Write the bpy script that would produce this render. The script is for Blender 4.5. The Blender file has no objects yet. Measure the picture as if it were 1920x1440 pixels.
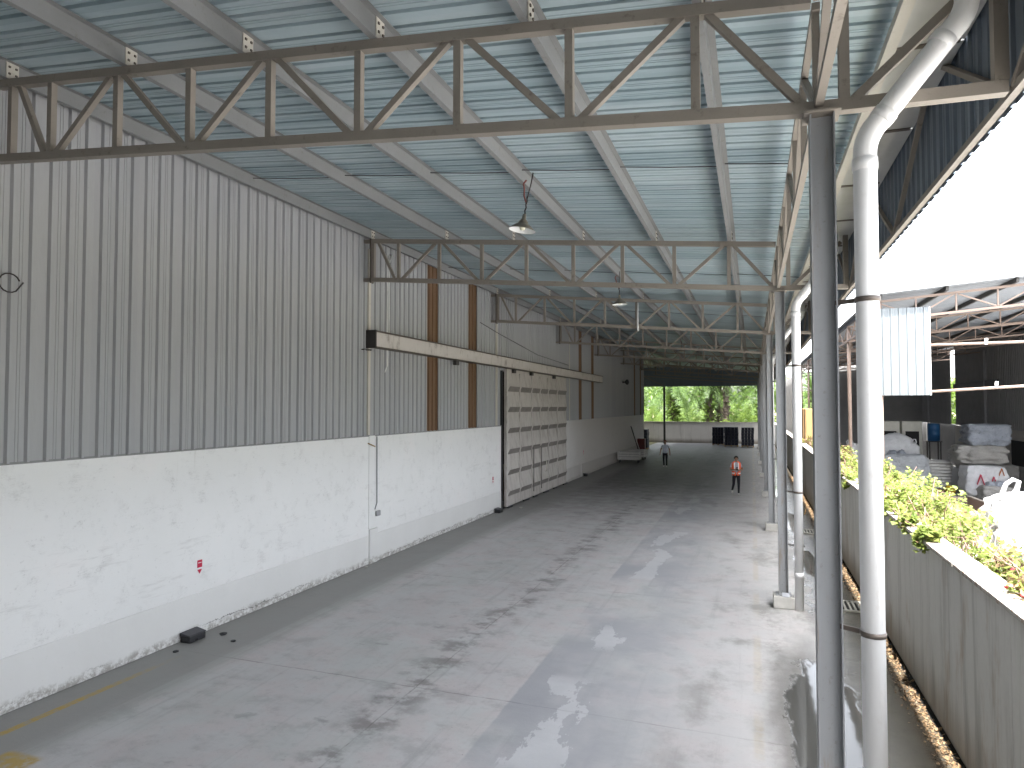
import bpy, bmesh, math, random
from mathutils import Vector, Matrix, noise as mnoise

# ------------------------------------------------------------------ camera, sky, sun, exposure
S = bpy.context.scene
COL = S.collection
R = math.radians
cam_d = bpy.data.cameras.new('camera'); cam = bpy.data.objects.new('camera', cam_d); COL.objects.link(cam)
cam_d.sensor_width = 36.0; cam_d.lens = 36.0 * 1259 / 1920; cam_d.clip_end = 3000; cam_d.clip_start = 0.05
cam.location = (0, 0, 3.85)
cam.rotation_euler = (R(90) + 0.0334, 0, 0.3435)
S.camera = cam
TO_SUN = Vector((-0.008, -0.40, 0.92)).normalized()
w = bpy.data.worlds.new('World'); S.world = w; w.use_nodes = True
nt = w.node_tree; bg = nt.nodes['Background']
sky = nt.nodes.new('ShaderNodeTexSky'); sky.sky_type = 'NISHITA'; sky.sun_disc = False
sky.sun_elevation = math.asin(TO_SUN.z); sky.sun_rotation = math.atan2(TO_SUN.x, TO_SUN.y)
sky.air_density = 1.0; sky.dust_density = 4.0; sky.ozone_density = 0.6
hs = nt.nodes.new('ShaderNodeHueSaturation'); hs.inputs['Saturation'].default_value = 0.28
nt.links.new(sky.outputs[0], hs.inputs['Color']); nt.links.new(hs.outputs[0], bg.inputs[0]); bg.inputs[1].default_value = 0.15
sun_d = bpy.data.lights.new('sun', 'SUN'); sun_d.energy = 2.5; sun_d.angle = R(0.55); sun_d.color = (1.0, 0.975, 0.94)
sun = bpy.data.objects.new('sun', sun_d); COL.objects.link(sun); sun.location = (0, -20, 40)
sun.rotation_euler = TO_SUN.to_track_quat('Z', 'Y').to_euler()
vs = S.view_settings
vs.view_transform = 'Standard'; vs.look = 'None'; vs.gamma = 1.0; vs.use_curve_mapping = False
vs.exposure = 3.45
try:
    S.cycles.max_bounces = 10; S.cycles.diffuse_bounces = 4; S.cycles.glossy_bounces = 4; S.cycles.transmission_bounces = 4
    S.cycles.use_denoising = True; S.cycles.caustics_reflective = False; S.cycles.caustics_refractive = False
    S.cycles.sample_clamp_indirect = 8
except Exception:
    pass
rnd = random.Random(7)

# ------------------------------------------------------------------ material helpers
class Mat:
    def __init__(s, name, rough=0.6, metal=0.0, spec=0.5):
        s.m = bpy.data.materials.new(name); s.m.use_nodes = True
        s.t = s.m.node_tree; s.b = s.t.nodes['Principled BSDF']
        s.b.inputs['Roughness'].default_value = rough; s.b.inputs['Metallic'].default_value = metal
        s.b.inputs['Specular IOR Level'].default_value = spec
        s._pos = None
    def put(s, sock, v):
        if isinstance(v, bpy.types.NodeSocket): s.t.links.new(v, sock)
        elif isinstance(v, (tuple, list)) and len(v) == 3 and sock.type == 'RGBA': sock.default_value = (*v, 1)
        else: sock.default_value = v
    def node(s, typ, **kw):
        n = s.t.nodes.new(typ)
        for k, v in kw.items(): setattr(n, k, v)
        return n
    def pos(s):
        if s._pos is None: s._pos = s.node('ShaderNodeNewGeometry').outputs['Position']
        return s._pos
    def xyz(s):
        n = s.node('ShaderNodeSeparateXYZ'); s.put(n.inputs[0], s.pos()); return n.outputs
    def vec(s, sx=1, sy=1, sz=1, off=(0, 0, 0)):
        n = s.node('ShaderNodeMapping'); s.put(n.inputs['Vector'], s.pos())
        n.inputs['Scale'].default_value = (sx, sy, sz); n.inputs['Location'].default_value = off
        return n.outputs[0]
    def noise(s, scale, detail=4, rough=0.55, vec=None, dist=0.0):
        n = s.node('ShaderNodeTexNoise'); s.put(n.inputs['Vector'], vec if vec is not None else s.pos())
        n.inputs['Scale'].default_value = scale; n.inputs['Detail'].default_value = detail
        n.inputs['Roughness'].default_value = rough; n.inputs['Distortion'].default_value = dist
        return n.outputs[0]
    def voro(s, scale, feature='F1', vec=None):
        n = s.node('ShaderNodeTexVoronoi', feature=feature); s.put(n.inputs['Vector'], vec if vec is not None else s.pos())
        n.inputs['Scale'].default_value = scale; return n.outputs[0]
    def math(s, op, a, b=0.0, clamp=False):
        n = s.node('ShaderNodeMath', operation=op, use_clamp=clamp); s.put(n.inputs[0], a); s.put(n.inputs[1], b); return n.outputs[0]
    def step(s, v, lo, hi):
        n = s.node('ShaderNodeMapRange'); n.interpolation_type = 'SMOOTHSTEP'
        s.put(n.inputs[0], v); n.inputs[1].default_value = lo; n.inputs[2].default_value = hi
        n.inputs[3].default_value = 0; n.inputs[4].default_value = 1; return n.outputs[0]
    def mix(s, f, a, b, mode='MIX'):
        n = s.node('ShaderNodeMix', data_type='RGBA', blend_type=mode); n.clamp_factor = True
        s.put(n.inputs[0], f); s.put(n.inputs[6], a); s.put(n.inputs[7], b); return n.outputs[2]
    def rand(s): return s.node('ShaderNodeObjectInfo').outputs['Random']
    def color(s, c): s.put(s.b.inputs['Base Color'], c); return s
    def rough(s, v): s.put(s.b.inputs['Roughness'], v); return s
    def bump(s, h, dist=0.01, strength=0.5):
        n = s.node('ShaderNodeBump'); n.inputs['Strength'].default_value = strength; n.inputs['Distance'].default_value = dist
        s.put(n.inputs['Height'], h); s.t.links.new(n.outputs[0], s.b.inputs['Normal']); return s

def plain(name, c, rough=0.6, metal=0.0, var=0.15, scale=6.0, spec=0.4):
    m = Mat(name, rough, metal, spec); n = m.noise(scale, 4)
    m.color(m.mix(n, tuple(x * (1 - var) for x in c), tuple(min(1, x * (1 + var)) for x in c))); return m.m

def steel(name, c, rust=0.45, rough=0.55, grime=(0.10, 0.075, 0.055)):
    m = Mat(name, rough, 0.0, 0.4)
    n1 = m.noise(2.2, 5, 0.65); n2 = m.noise(9.0, 6, 0.7); n3 = m.noise(40, 3, 0.6)
    base = m.mix(n1, tuple(x * 0.82 for x in c), tuple(x * 1.12 for x in c))
    base = m.mix(m.math('MULTIPLY', m.step(n3, 0.55, 0.8), 0.25), base, tuple(x * 0.6 for x in c))
    msk = m.math('MULTIPLY', m.step(n2, 0.56, 0.74), rust)
    m.color(m.mix(msk, base, grime)); m.rough(m.math('ADD', m.math('MULTIPLY', n1, 0.2), rough - 0.1)); return m.m

M = {}
M['truss'] = steel('truss_paint', (0.25, 0.222, 0.19), 0.6)
M['purlin'] = steel('purlin_paint', (0.235, 0.238, 0.238), 0.35)
m = Mat('column_paint', 0.5, 0, 0.4)
n1 = m.noise(1.2, 5, 0.6, m.vec(1, 1, 0.5)); n2 = m.noise(11, 6, 0.75, m.vec(1, 1, 0.14)); n3 = m.noise(24, 5, 0.7)
c = m.mix(n1, (0.26, 0.268, 0.275), (0.34, 0.348, 0.355))
c = m.mix(m.math('MULTIPLY', m.math('MULTIPLY', m.step(n2, 0.48, 0.66), m.step(n1, 0.40, 0.6)), 0.7), c, (0.25, 0.20, 0.15))
c = m.mix(m.math('MULTIPLY', m.step(n3, 0.58, 0.72), 0.5), c, (0.16, 0.13, 0.11)); m.color(c); M['column'] = m.m
M['rusty'] = steel('rusty_steel', (0.215, 0.16, 0.132), 0.7)
M['darkiron'] = plain('dark_iron', (0.045, 0.042, 0.04), 0.6)
M['bolt'] = plain('bolt_steel', (0.12, 0.10, 0.085), 0.5, 0.4)
M['cleat'] = steel('cleat_paint', (0.53, 0.50, 0.44), 0.3)

m = Mat('roof_sheet_blue', 0.42, 0.15, 0.5)
n1 = m.noise(1.1, 5, 0.6, m.vec(0.5, 3.0, 1)); n2 = m.noise(5.0, 5, 0.7, m.vec(0.35, 1.6, 1)); n3 = m.noise(22, 3)
c = m.mix(m.rand(), (0.285, 0.385, 0.43), (0.45, 0.55, 0.59))
c = m.mix(m.math('MULTIPLY', m.step(n1, 0.45, 0.75), 0.4), c, (0.52, 0.57, 0.61))
c = m.mix(m.math('MULTIPLY', m.step(n2, 0.55, 0.8), 0.4), c, (0.20, 0.26, 0.265))
c = m.mix(m.math('MULTIPLY', n3, 0.15), c, (0.27, 0.29, 0.28)); m.color(c)
m.rough(m.math('ADD', m.math('MULTIPLY', n2, 0.3), 0.28)); M['roof'] = m.m

m = Mat('wall_cladding_grey', 0.5, 0.0, 0.12)
n1 = m.noise(0.8, 5, 0.6, m.vec(1, 1, 0.5)); n2 = m.noise(7, 5, 0.7, m.vec(1, 1.5, 0.25)); n3 = m.noise(30, 3, 0.6)
c = m.mix(m.rand(), (0.335, 0.342, 0.354), (0.375, 0.379, 0.386))
c = m.mix(m.math('MULTIPLY', n1, 0.5), c, (0.385, 0.385, 0.387))
c = m.mix(m.math('MULTIPLY', m.step(n2, 0.6, 0.8), 0.35), c, (0.26, 0.26, 0.26))
c = m.mix(m.math('MULTIPLY', m.step(n3, 0.66, 0.76), 0.4), c, (0.26, 0.25, 0.24)); m.color(c)
m.rough(m.math('ADD', m.math('MULTIPLY', n1, 0.3), 0.5)); m.bump(m.math('ADD', m.noise(1.3, 3, 0.5, m.vec(1, 2.0, 0.8)), m.math('MULTIPLY', n2, 0.15)), 0.05, 0.45); M['clad'] = m.m

m = Mat('brown_sheet', 0.6, 0, 0.3)
n1 = m.noise(3, 5, 0.7, m.vec(1, 2, 0.4)); n2 = m.noise(18, 4)
c = m.mix(n1, (0.15, 0.085, 0.045), (0.22, 0.135, 0.08)); c = m.mix(m.math('MULTIPLY', n2, 0.4), c, (0.09, 0.055, 0.035)); m.color(c); M['brown'] = m.m

m = Mat('fascia_sheet', 0.5, 0.0, 0.4)
n1 = m.noise(3, 5, 0.7, m.vec(1, 2, 0.3)); c = m.mix(m.rand(), (0.13, 0.165, 0.21), (0.17, 0.20, 0.235))
c = m.mix(m.math('MULTIPLY', m.step(n1, 0.5, 0.75), 0.5), c, (0.10, 0.11, 0.12)); m.color(c); M['fascia'] = m.m

m = Mat('white_plaster', 0.75, 0, 0.3)
x = m.xyz()
n1 = m.noise(0.7, 6, 0.6); n2 = m.noise(3.0, 6, 0.7); n3 = m.noise(12, 5, 0.75); n4 = m.noise(45, 2)
n5 = m.noise(1.6, 6, 0.75, m.vec(1, 0.45, 1.5), 1.4)
c = m.mix(n1, (0.71, 0.71, 0.70), (0.80, 0.795, 0.79))
c = m.mix(m.math('MULTIPLY', m.step(n2, 0.52, 0.72), 0.30), c, (0.55, 0.545, 0.54))
c = m.mix(m.math('MULTIPLY', m.step(n3, 0.62, 0.70), 0.35), c, (0.42, 0.41, 0.40))
thin = m.math('SUBTRACT', 1.0, m.step(m.math('ABSOLUTE', m.math('SUBTRACT', n5, 0.5)), 0.0, 0.012))
c = m.mix(m.math('MULTIPLY', thin, m.math('MULTIPLY', m.step(n2, 0.45, 0.65), 0.35)), c, (0.35, 0.34, 0.33))
low = m.math('SUBTRACT', 1.0, m.step(m.math('ADD', x[2], m.math('MULTIPLY', n2, 0.25)), 0.12, 0.42))
c = m.mix(m.math('MULTIPLY', low, m.step(n3, 0.44, 0.66)), c, (0.40, 0.385, 0.36))
c = m.mix(m.math('MULTIPLY', m.step(n1, 0.55, 0.7), 0.10), c, (0.80, 0.68, 0.66))
scf = m.math('MULTIPLY', m.step(m.noise(2.2, 6, 0.72, m.vec(1, 0.35, 2.6)), 0.56, 0.72), m.math('MULTIPLY', m.step(x[2], 0.6, 1.0), m.math('SUBTRACT', 1.0, m.step(x[2], 1.5, 2.4))))
c = m.mix(m.math('MULTIPLY', scf, 0.40), c, (0.46, 0.45, 0.44))
drp = m.math('MULTIPLY', m.step(m.noise(5, 5, 0.7, m.vec(1, 1.5, 0.10)), 0.60, 0.72), m.step(x[2], 1.9, 3.1))
c = m.mix(m.math('MULTIPLY', drp, 0.30), c, (0.48, 0.46, 0.43))
c = m.mix(m.math('MULTIPLY', m.step(m.math('ADD', x[1], m.math('MULTIPLY', n1, 4)), 31, 40), 0.75), c, m.mix(n2, (0.36, 0.325, 0.29), (0.48, 0.45, 0.42)))  # browner past the door, with the far-end light falloff painted in
m.color(c); m.bump(m.math('ADD', n2, m.math('MULTIPLY', n4, 0.2)), 0.02, 0.35); M['plaster'] = m.m

m = Mat('plinth_plaster', 0.75, 0, 0.3)
n1 = m.noise(0.9, 6, 0.6); n3 = m.noise(10, 5, 0.75); x = m.xyz()
c = m.mix(n1, (0.64, 0.635, 0.62), (0.74, 0.735, 0.725))
edge = m.math('SUBTRACT', 1.0, m.step(m.math('ADD', x[2], m.math('MULTIPLY', m.noise(2.2, 6, 0.7), -0.30)), -0.10, 0.03))
c = m.mix(m.math('MULTIPLY', edge, m.step(n3, 0.40, 0.58)), c, (0.36, 0.345, 0.32))
crk = m.math('SUBTRACT', 1.0, m.step(m.math('ABSOLUTE', m.math('SUBTRACT', m.math('ADD', x[2], m.math('MULTIPLY', m.noise(1.3, 6, 0.8), -0.35)), -0.06)), 0.0, 0.010))
c = m.mix(m.math('MULTIPLY', crk, m.step(m.noise(0.6, 2), 0.46, 0.56)), c, (0.10, 0.095, 0.09))
c = m.mix(m.math('MULTIPLY', m.step(n3, 0.64, 0.72), 0.3), c, (0.40, 0.39, 0.37)); c = m.mix(m.math('MULTIPLY', m.step(m.math('ADD', x[1], m.math('MULTIPLY', n1, 4)), 31, 40), 0.8), c, (0.36, 0.33, 0.30)); m.color(c)  # last mix paints the far-end shade into the plinth colour
m.bump(n3, 0.02, 0.3); M['plinth'] = m.m

# floor --------------------------------------------------------------
m = Mat('concrete_floor', 0.55, 0, 0.28)
x = m.xyz(); X, Y = x[0], x[1]
nb = m.noise(0.35, 5, 0.6); nm = m.noise(1.7, 6, 0.65); nf = m.noise(9, 6, 0.7); nx = m.noise(2.1, 7, 0.68, m.vec(0.85, 1.0, 1)); ng = m.noise(60, 3, 0.7)
lng = m.noise(2.0, 5, 0.7, m.vec(3.0, 0.12, 1))
c = m.mix(nb, (0.48, 0.468, 0.466), (0.59, 0.588, 0.58))
c = m.mix(m.math('MULTIPLY', m.step(nm, 0.42, 0.62), 0.6), c, (0.56, 0.49, 0.485))
c = m.mix(m.math('MULTIPLY', m.step(nx, 0.48, 0.68), 0.5), c, (0.29, 0.277, 0.273))
c = m.mix(m.math('MULTIPLY', m.step(lng, 0.52, 0.75), 0.5), c, (0.30, 0.295, 0.295))
c = m.mix(m.math('MULTIPLY', m.step(nf, 0.50, 0.75), 0.35), c, (0.30, 0.30, 0.295))
c = m.mix(m.math('MULTIPLY', ng, 0.22), c, (0.27, 0.27, 0.27))
speck = m.step(m.noise(26, 3, 0.6, m.vec(0.8, 1, 1)), 0.66, 0.72)
c = m.mix(m.math('MULTIPLY', speck, m.math('MULTIPLY', m.step(nm, 0.4, 0.6), 0.7)), c, (0.13, 0.125, 0.12))
scr = m.math('SUBTRACT', 1.0, m.step(m.math('ABSOLUTE', m.math('SUBTRACT', m.noise(1.3, 5, 0.6, m.vec(2.2, 0.35, 1), 0.8), 0.5)), 0.0, 0.012))
c = m.mix(m.math('MULTIPLY', scr, 0.22), c, (0.52, 0.51, 0.50))
pk = m.noise(0.5, 3, 0.5, m.vec(1, 1, 1, (5, 2, 0)))
c = m.mix(m.math('MULTIPLY', m.step(pk, 0.42, 0.62), 0.30), c, (0.40, 0.375, 0.375))
c = m.mix(m.math('MULTIPLY', m.math('SUBTRACT', 1.0, m.step(pk, 0.38, 0.52)), 0.30), c, (0.37, 0.395, 0.375))
# bluish repaired strip
edge = m.math('ADD', X, m.math('MULTIPLY', m.math('SUBTRACT', m.noise(5, 3), 0.5), 0.05))
st = m.math('MULTIPLY', m.step(edge, -3.05, -3.01), m.math('SUBTRACT', 1.0, m.step(m.math('ADD', X, m.math('MULTIPLY', nm, 1.6)), -1.2, 0.2)))
stc = m.mix(nm, (0.27, 0.272, 0.288), (0.38, 0.384, 0.405))
c = m.mix(m.math('MULTIPLY', st, m.math('MULTIPLY', m.step(m.noise(0.45, 4, 0.6, m.vec(1, 0.8, 1, (2, 8, 0))), 0.34, 0.60), 0.85)), c, stc)
pt = m.math('ADD', m.math('ABSOLUTE', m.math('SUBTRACT', X, m.math('ADD', -3.0, m.math('MULTIPLY', m.noise(0.22, 2, 0.5, m.vec(0, 1, 0)), 1.3)))), m.math('MULTIPLY', m.math('SUBTRACT', m.noise(1.1, 7, 0.68, m.vec(1.3, 0.55, 1)), 0.5), 2.2))
ptm = m.math('MULTIPLY', m.math('SUBTRACT', 1.0, m.step(pt, 0.13, 0.17)), m.step(m.noise(0.33, 3, 0.5, m.vec(0.2, 1, 1, (0, 3, 0))), 0.44, 0.52))
c = m.mix(m.math('MULTIPLY', ptm, m.math('ADD', 0.35, m.math('MULTIPLY', nm, 0.5))), c, m.mix(nf, (0.53, 0.53, 0.535), (0.62, 0.62, 0.625)))
pt2 = m.math('MULTIPLY', m.step(m.noise(1.4, 7, 0.66, m.vec(0.7, 0.9, 1, (3, 1, 0))), 0.57, 0.63), m.math('MULTIPLY', m.step(X, -2.2, -1.0), m.math('SUBTRACT', 1.0, m.step(X, 0.4, 1.0))))
c = m.mix(m.math('MULTIPLY', pt2, 0.45), c, (0.50, 0.50, 0.495))
# oil / tyre stains lane
lane = m.math('SUBTRACT', 1.0, m.step(m.math('ABSOLUTE', m.math('ADD', m.math('ADD', X, 4.38), m.math('MULTIPLY', m.math('SUBTRACT', nb, 0.5), 0.8))), 0.05, 0.62))
spots = m.step(m.noise(2.6, 6, 0.66, m.vec(0.75, 0.9, 1, (1.7, 0.3, 0))), 0.45, 0.62)
c = m.mix(m.math('MULTIPLY', m.math('MULTIPLY', lane, spots), 0.62), c, (0.12, 0.108, 0.10))
lane2 = m.math('SUBTRACT', 1.0, m.step(m.math('ABSOLUTE', m.math('ADD', X, 5.0)), 0.3, 2.4))
sp2 = m.step(m.noise(2.6, 5, 0.62, m.vec(0.8, 1.1, 1)), 0.60, 0.70)
c = m.mix(m.math('MULTIPLY', m.math('MULTIPLY', lane2, sp2), 0.4), c, (0.12, 0.115, 0.115))
sp3 = m.math('MULTIPLY', m.step(m.noise(0.7, 4, 0.6, m.vec(1, 0.5, 1, (9, 4, 0))), 0.56, 0.72), m.step(Y, 14, 24))
c = m.mix(m.math('MULTIPLY', sp3, 0.6), c, (0.15, 0.145, 0.15))
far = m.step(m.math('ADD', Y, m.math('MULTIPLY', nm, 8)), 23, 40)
c = m.mix(m.math('MULTIPLY', far, 0.85), c, m.mix(lng, (0.055, 0.053, 0.054), (0.09, 0.088, 0.087)))  # far-end light falloff painted into the floor colour, not stains
jt = m.math('SUBTRACT', 1.0, m.step(m.math('ABSOLUTE', m.math('ADD', X, m.math('ADD', 4.36, m.math('MULTIPLY', m.noise(2.0, 4, 0.7), 0.06)))), 0.004, 0.016))
fy = m.math('ABSOLUTE', m.math('SUBTRACT', m.math('FRACT', m.math('DIVIDE', m.math('ADD', Y, m.math('MULTIPLY', m.noise(1.5, 4, 0.7), 0.08)), 5.6)), 0.5))
jt = m.math('MAXIMUM', jt, m.math('SUBTRACT', 1.0, m.step(fy, 0.001, 0.003)))
c = m.mix(m.math('MULTIPLY', jt, m.math('ADD', 0.15, m.math('MULTIPLY', m.step(nm, 0.4, 0.6), 0.4))), c, (0.14, 0.13, 0.125))
# grimy strip along the warehouse wall
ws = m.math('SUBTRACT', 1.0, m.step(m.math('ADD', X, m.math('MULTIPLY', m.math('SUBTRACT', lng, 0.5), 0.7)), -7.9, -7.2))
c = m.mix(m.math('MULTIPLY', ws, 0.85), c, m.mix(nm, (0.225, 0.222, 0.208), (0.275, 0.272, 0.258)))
# faded yellow lines
wearn = m.step(nf, 0.38, 0.56)
yl = m.math('MULTIPLY', m.math('SUBTRACT', 1.0, m.step(m.math('ABSOLUTE', m.math('ADD', X, 8.36)), 0.04, 0.07)), m.math('SUBTRACT', 1.0, m.step(m.math('ADD', Y, m.math('MULTIPLY', nm, 2.5)), 7.6, 9.6)))
y2 = m.math('MULTIPLY', m.math('SUBTRACT', 1.0, m.step(m.math('ABSOLUTE', m.math('SUBTRACT', X, 0.03)), 0.03, 0.08)), m.math('MULTIPLY', m.math('SUBTRACT', 1.0, m.step(m.noise(0.5, 3), 0.46, 0.58)), 0.35))
y3 = m.math('MULTIPLY', m.math('SUBTRACT', 1.0, m.step(m.math('ABSOLUTE', m.math('ADD', X, 7.6)), 0.22, 0.30)), m.math('SUBTRACT', 1.0, m.step(Y, 5.25, 5.36)))
yy = m.math('MULTIPLY', m.math('MAXIMUM', m.math('MAXIMUM', yl, y3), y2), m.math('ADD', 0.35, m.math('MULTIPLY', wearn, 0.6)))
c = m.mix(yy, c, (0.42, 0.29, 0.075))
# wet strip and puddles by the columns
def blob(cx, cy, rx, ry, nz):
    a = m.math('DIVIDE', m.math('SUBTRACT', X, cx), rx); b = m.math('DIVIDE', m.math('SUBTRACT', Y, cy), ry)
    d = m.math('SQRT', m.math('ADD', m.math('MULTIPLY', a, a), m.math('MULTIPLY', b, b)))
    return m.math('ADD', d, m.math('MULTIPLY', m.math('SUBTRACT', nz, 0.5), 0.9))
nz1 = m.noise(1.6, 5, 0.62, m.vec(1.4, 0.6, 1)); nz2 = m.noise(3.5, 4, 0.6, m.vec(1, 0.5, 1))
d = blob(0.85, 9.0, 0.62, 2.7, nz1)
d = m.math('MINIMUM', d, blob(1.25, 18.2, 0.40, 1.9, nz1)); d = m.math('MINIMUM', d, blob(1.2, 24.5, 0.42, 2.5, nz1))
d = m.math('MINIMUM', d, blob(1.15, 33, 0.4, 3.5, nz1))
pud = m.math('SUBTRACT', 1.0, m.step(d, 0.72, 0.80)); damp = m.math('SUBTRACT', 1.0, m.step(d, 0.75, 1.5))
wets = m.math('MULTIPLY', m.step(m.math('ADD', X, m.math('MULTIPLY', nz2, 0.8)), 1.15, 1.6), 0.95)
dm = m.math('MAXIMUM', m.math('MULTIPLY', damp, 0.7), wets)
lightc = m.math('MULTIPLY', m.step(X, -0.5, 0.3), m.step(nm, 0.38, 0.6))
c = m.mix(m.math('MULTIPLY', m.step(X, -2.6, -0.4), 0.35), c, (0.36, 0.355, 0.345))
gp = m.math('MULTIPLY', m.step(m.noise(0.9, 6, 0.66, m.vec(1, 0.7, 1, (7, 1, 0))), 0.50, 0.66), m.step(X, -1.6, -0.4))
c = m.mix(m.math('MULTIPLY', gp, 0.65), c, (0.22, 0.212, 0.195))
c = m.mix(m.math('MULTIPLY', m.math('MULTIPLY', lightc, m.step(nf, 0.42, 0.6)), 0.5), c, (0.54, 0.53, 0.51))
c = m.mix(dm, c, m.mix(nz2, (0.03, 0.028, 0.02), (0.075, 0.071, 0.056)))
sd = m.math('MULTIPLY', m.step(X, 1.70, 1.9), m.step(nf, 0.35, 0.5))
c = m.mix(m.math('MULTIPLY', sd, 0.9), c, m.mix(m.step(ng, 0.45, 0.6), (0.035, 0.028, 0.02), (0.13, 0.095, 0.06)))  # brown dirt, with near-black mottling painted in as leaf dapple
c = m.mix(pud, c, (0.075, 0.075, 0.07))
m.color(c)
rg = m.math('ADD', 0.42, m.math('MULTIPLY', nm, 0.3))
rg = m.math('MAXIMUM', m.math('SUBTRACT', rg, m.math('MULTIPLY', dm, m.math('ADD', 0.25, m.math('MULTIPLY', nz2, 0.3)))), 0.12)
rg = m.math('MULTIPLY', rg, m.math('SUBTRACT', 1.0, m.math('MULTIPLY', pud, 0.80)))
m.rough(rg)
hb = m.math('MULTIPLY', m.math('ADD', m.math('MULTIPLY', nf, 0.7), m.math('MULTIPLY', ng, 0.3)), m.math('SUBTRACT', 1.0, pud))
hb = m.math('ADD', hb, m.math('MULTIPLY', m.math('MULTIPLY', m.noise(3.5, 3, 0.5), pud), 0.35))
m.bump(hb, 0.012, 0.35); M['floor'] = m.m

m = Mat('yard_concrete', 0.8, 0, 0.3)
nb = m.noise(0.4, 5); nf = m.noise(6, 5, 0.7)
c = m.mix(nb, (0.40, 0.395, 0.385), (0.50, 0.495, 0.485)); c = m.mix(m.math('MULTIPLY', m.step(nf, 0.5, 0.7), 0.4), c, (0.25, 0.23, 0.21)); m.color(c); m.bump(nf, 0.02, 0.4); M['yard'] = m.m
m = Mat('soil', 0.95, 0, 0.2)
nb = m.noise(0.5, 5); nf = m.noise(7, 5, 0.7)
c = m.mix(nb, (0.10, 0.085, 0.05), (0.12, 0.15, 0.05)); c = m.mix(nf, c, (0.17, 0.15, 0.09)); m.color(c); M['soil'] = m.m

m = Mat('boundary_concrete', 0.85, 0, 0.25)
x = m.xyz()
n1 = m.noise(0.8, 6, 0.65); nv = m.noise(3.0, 6, 0.72, m.vec(1, 1.3, 0.12)); nr = m.noise(1.5, 5, 0.7, m.vec(1, 1.1, 0.3, (4, 7, 2))); nf = m.noise(14, 5, 0.7)
c = m.mix(n1, (0.68, 0.66, 0.615), (0.79, 0.77, 0.73))
c = m.mix(m.math('MULTIPLY', m.step(nv, 0.47, 0.70), 0.6), c, (0.40, 0.38, 0.34))
c = m.mix(m.math('MULTIPLY', m.step(nr, 0.55, 0.70), 0.6), c, (0.42, 0.29, 0.18))
lowm = m.math('SUBTRACT', 1.0, m.step(m.math('ADD', x[2], m.math('MULTIPLY', nv, -0.7)), -0.35, 0.35))
c = m.mix(m.math('MULTIPLY', lowm, 0.75), c, (0.20, 0.19, 0.16))
upm = m.step(m.math('ADD', x[2], m.math('MULTIPLY', nv, 0.5)), 2.15, 2.5)
c = m.mix(m.math('MULTIPLY', upm, 0.6), c, (0.30, 0.27, 0.21))
c = m.mix(m.math('MULTIPLY', nf, 0.25), c, (0.40, 0.39, 0.37)); m.color(c); m.bump(nf, 0.02, 0.35); M['bwall'] = m.m
m = Mat('coping_concrete', 0.85, 0, 0.25)
n1 = m.noise(2.5, 6, 0.7); nf = m.noise(14, 5, 0.75)
c = m.mix(n1, (0.34, 0.32, 0.29), (0.46, 0.44, 0.41)); c = m.mix(m.math('MULTIPLY', m.step(nf, 0.48, 0.62), 0.8), c, (0.20, 0.13, 0.09)); m.color(c); m.bump(nf, 0.02, 0.5); M['coping'] = m.m

m = Mat('end_wall_paint', 0.8, 0, 0.25)
x = m.xyz(); n1 = m.noise(0.8, 5, 0.65); nv = m.noise(2, 5, 0.7, m.vec(1.5, 1, 0.2))
c = m.mix(n1, (0.60, 0.575, 0.54), (0.72, 0.70, 0.665)); c = m.mix(m.math('MULTIPLY', m.step(nv, 0.5, 0.75), 0.5), c, (0.38, 0.36, 0.33))
lowm = m.math('SUBTRACT', 1.0, m.step(m.math('ADD', x[2], m.math('MULTIPLY', n1, -0.5)), -0.2, 0.35)); c = m.mix(m.math('MULTIPLY', lowm, 0.8), c, (0.16, 0.14, 0.11)); m.color(c); M['endwall'] = m.m

m = Mat('door_paint', 0.6, 0, 0.35)
n1 = m.noise(1.4, 6, 0.7); nv = m.noise(3, 6, 0.7, m.vec(1, 1.2, 0.4)); nf = m.noise(14, 4, 0.7)
c = m.mix(n1, (0.43, 0.40, 0.375), (0.60, 0.565, 0.535)); c = m.mix(m.math('MULTIPLY', m.step(nv, 0.45, 0.7), 0.7), c, (0.30, 0.275, 0.245)); c = m.mix(m.math('MULTIPLY', nf, 0.2), c, (0.3, 0.27, 0.24)); m.color(c); M['door'] = m.m
M['doorband'] = plain('door_band_dark', (0.20, 0.184, 0.172), 0.6, var=0.3, scale=3)  # darker tone for the lower slope of each door panel and the wicket frame
m = Mat('track_paint', 0.6, 0, 0.35)
n1 = m.noise(1.5, 6, 0.7); nv = m.noise(4, 6, 0.75, m.vec(1, 1.0, 0.5))
c = m.mix(n1, (0.47, 0.435, 0.41), (0.60, 0.57, 0.54)); c = m.mix(m.math('MULTIPLY', m.step(nv, 0.52, 0.68), 0.7), c, (0.22, 0.19, 0.165)); m.color(c); M['track'] = m.m
M['dark'] = plain('dark_void', (0.012, 0.012, 0.012), 0.9)
M['black'] = plain('black_plastic', (0.022, 0.023, 0.026), 0.45, var=0.2)
M['lid'] = plain('charcoal_plastic', (0.05, 0.05, 0.058), 0.4, var=0.2)
m = Mat('white_pvc', 0.32, 0, 0.5)
n1 = m.noise(2, 5, 0.7, m.vec(1, 1, 0.4)); n2 = m.noise(16, 5, 0.7, m.vec(1, 1, 0.3))
c = m.mix(n1, (0.74, 0.74, 0.735), (0.82, 0.82, 0.815)); c = m.mix(m.math('MULTIPLY', m.step(n2, 0.55, 0.72), 0.3), c, (0.52, 0.49, 0.45)); m.color(c); M['pvc'] = m.m
M['conduit'] = plain('conduit_white', (0.66, 0.66, 0.65), 0.5)
M['zinc'] = plain('gutter_metal', (0.52, 0.52, 0.50), 0.55, 0.0, 0.25, 2.0)
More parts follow.
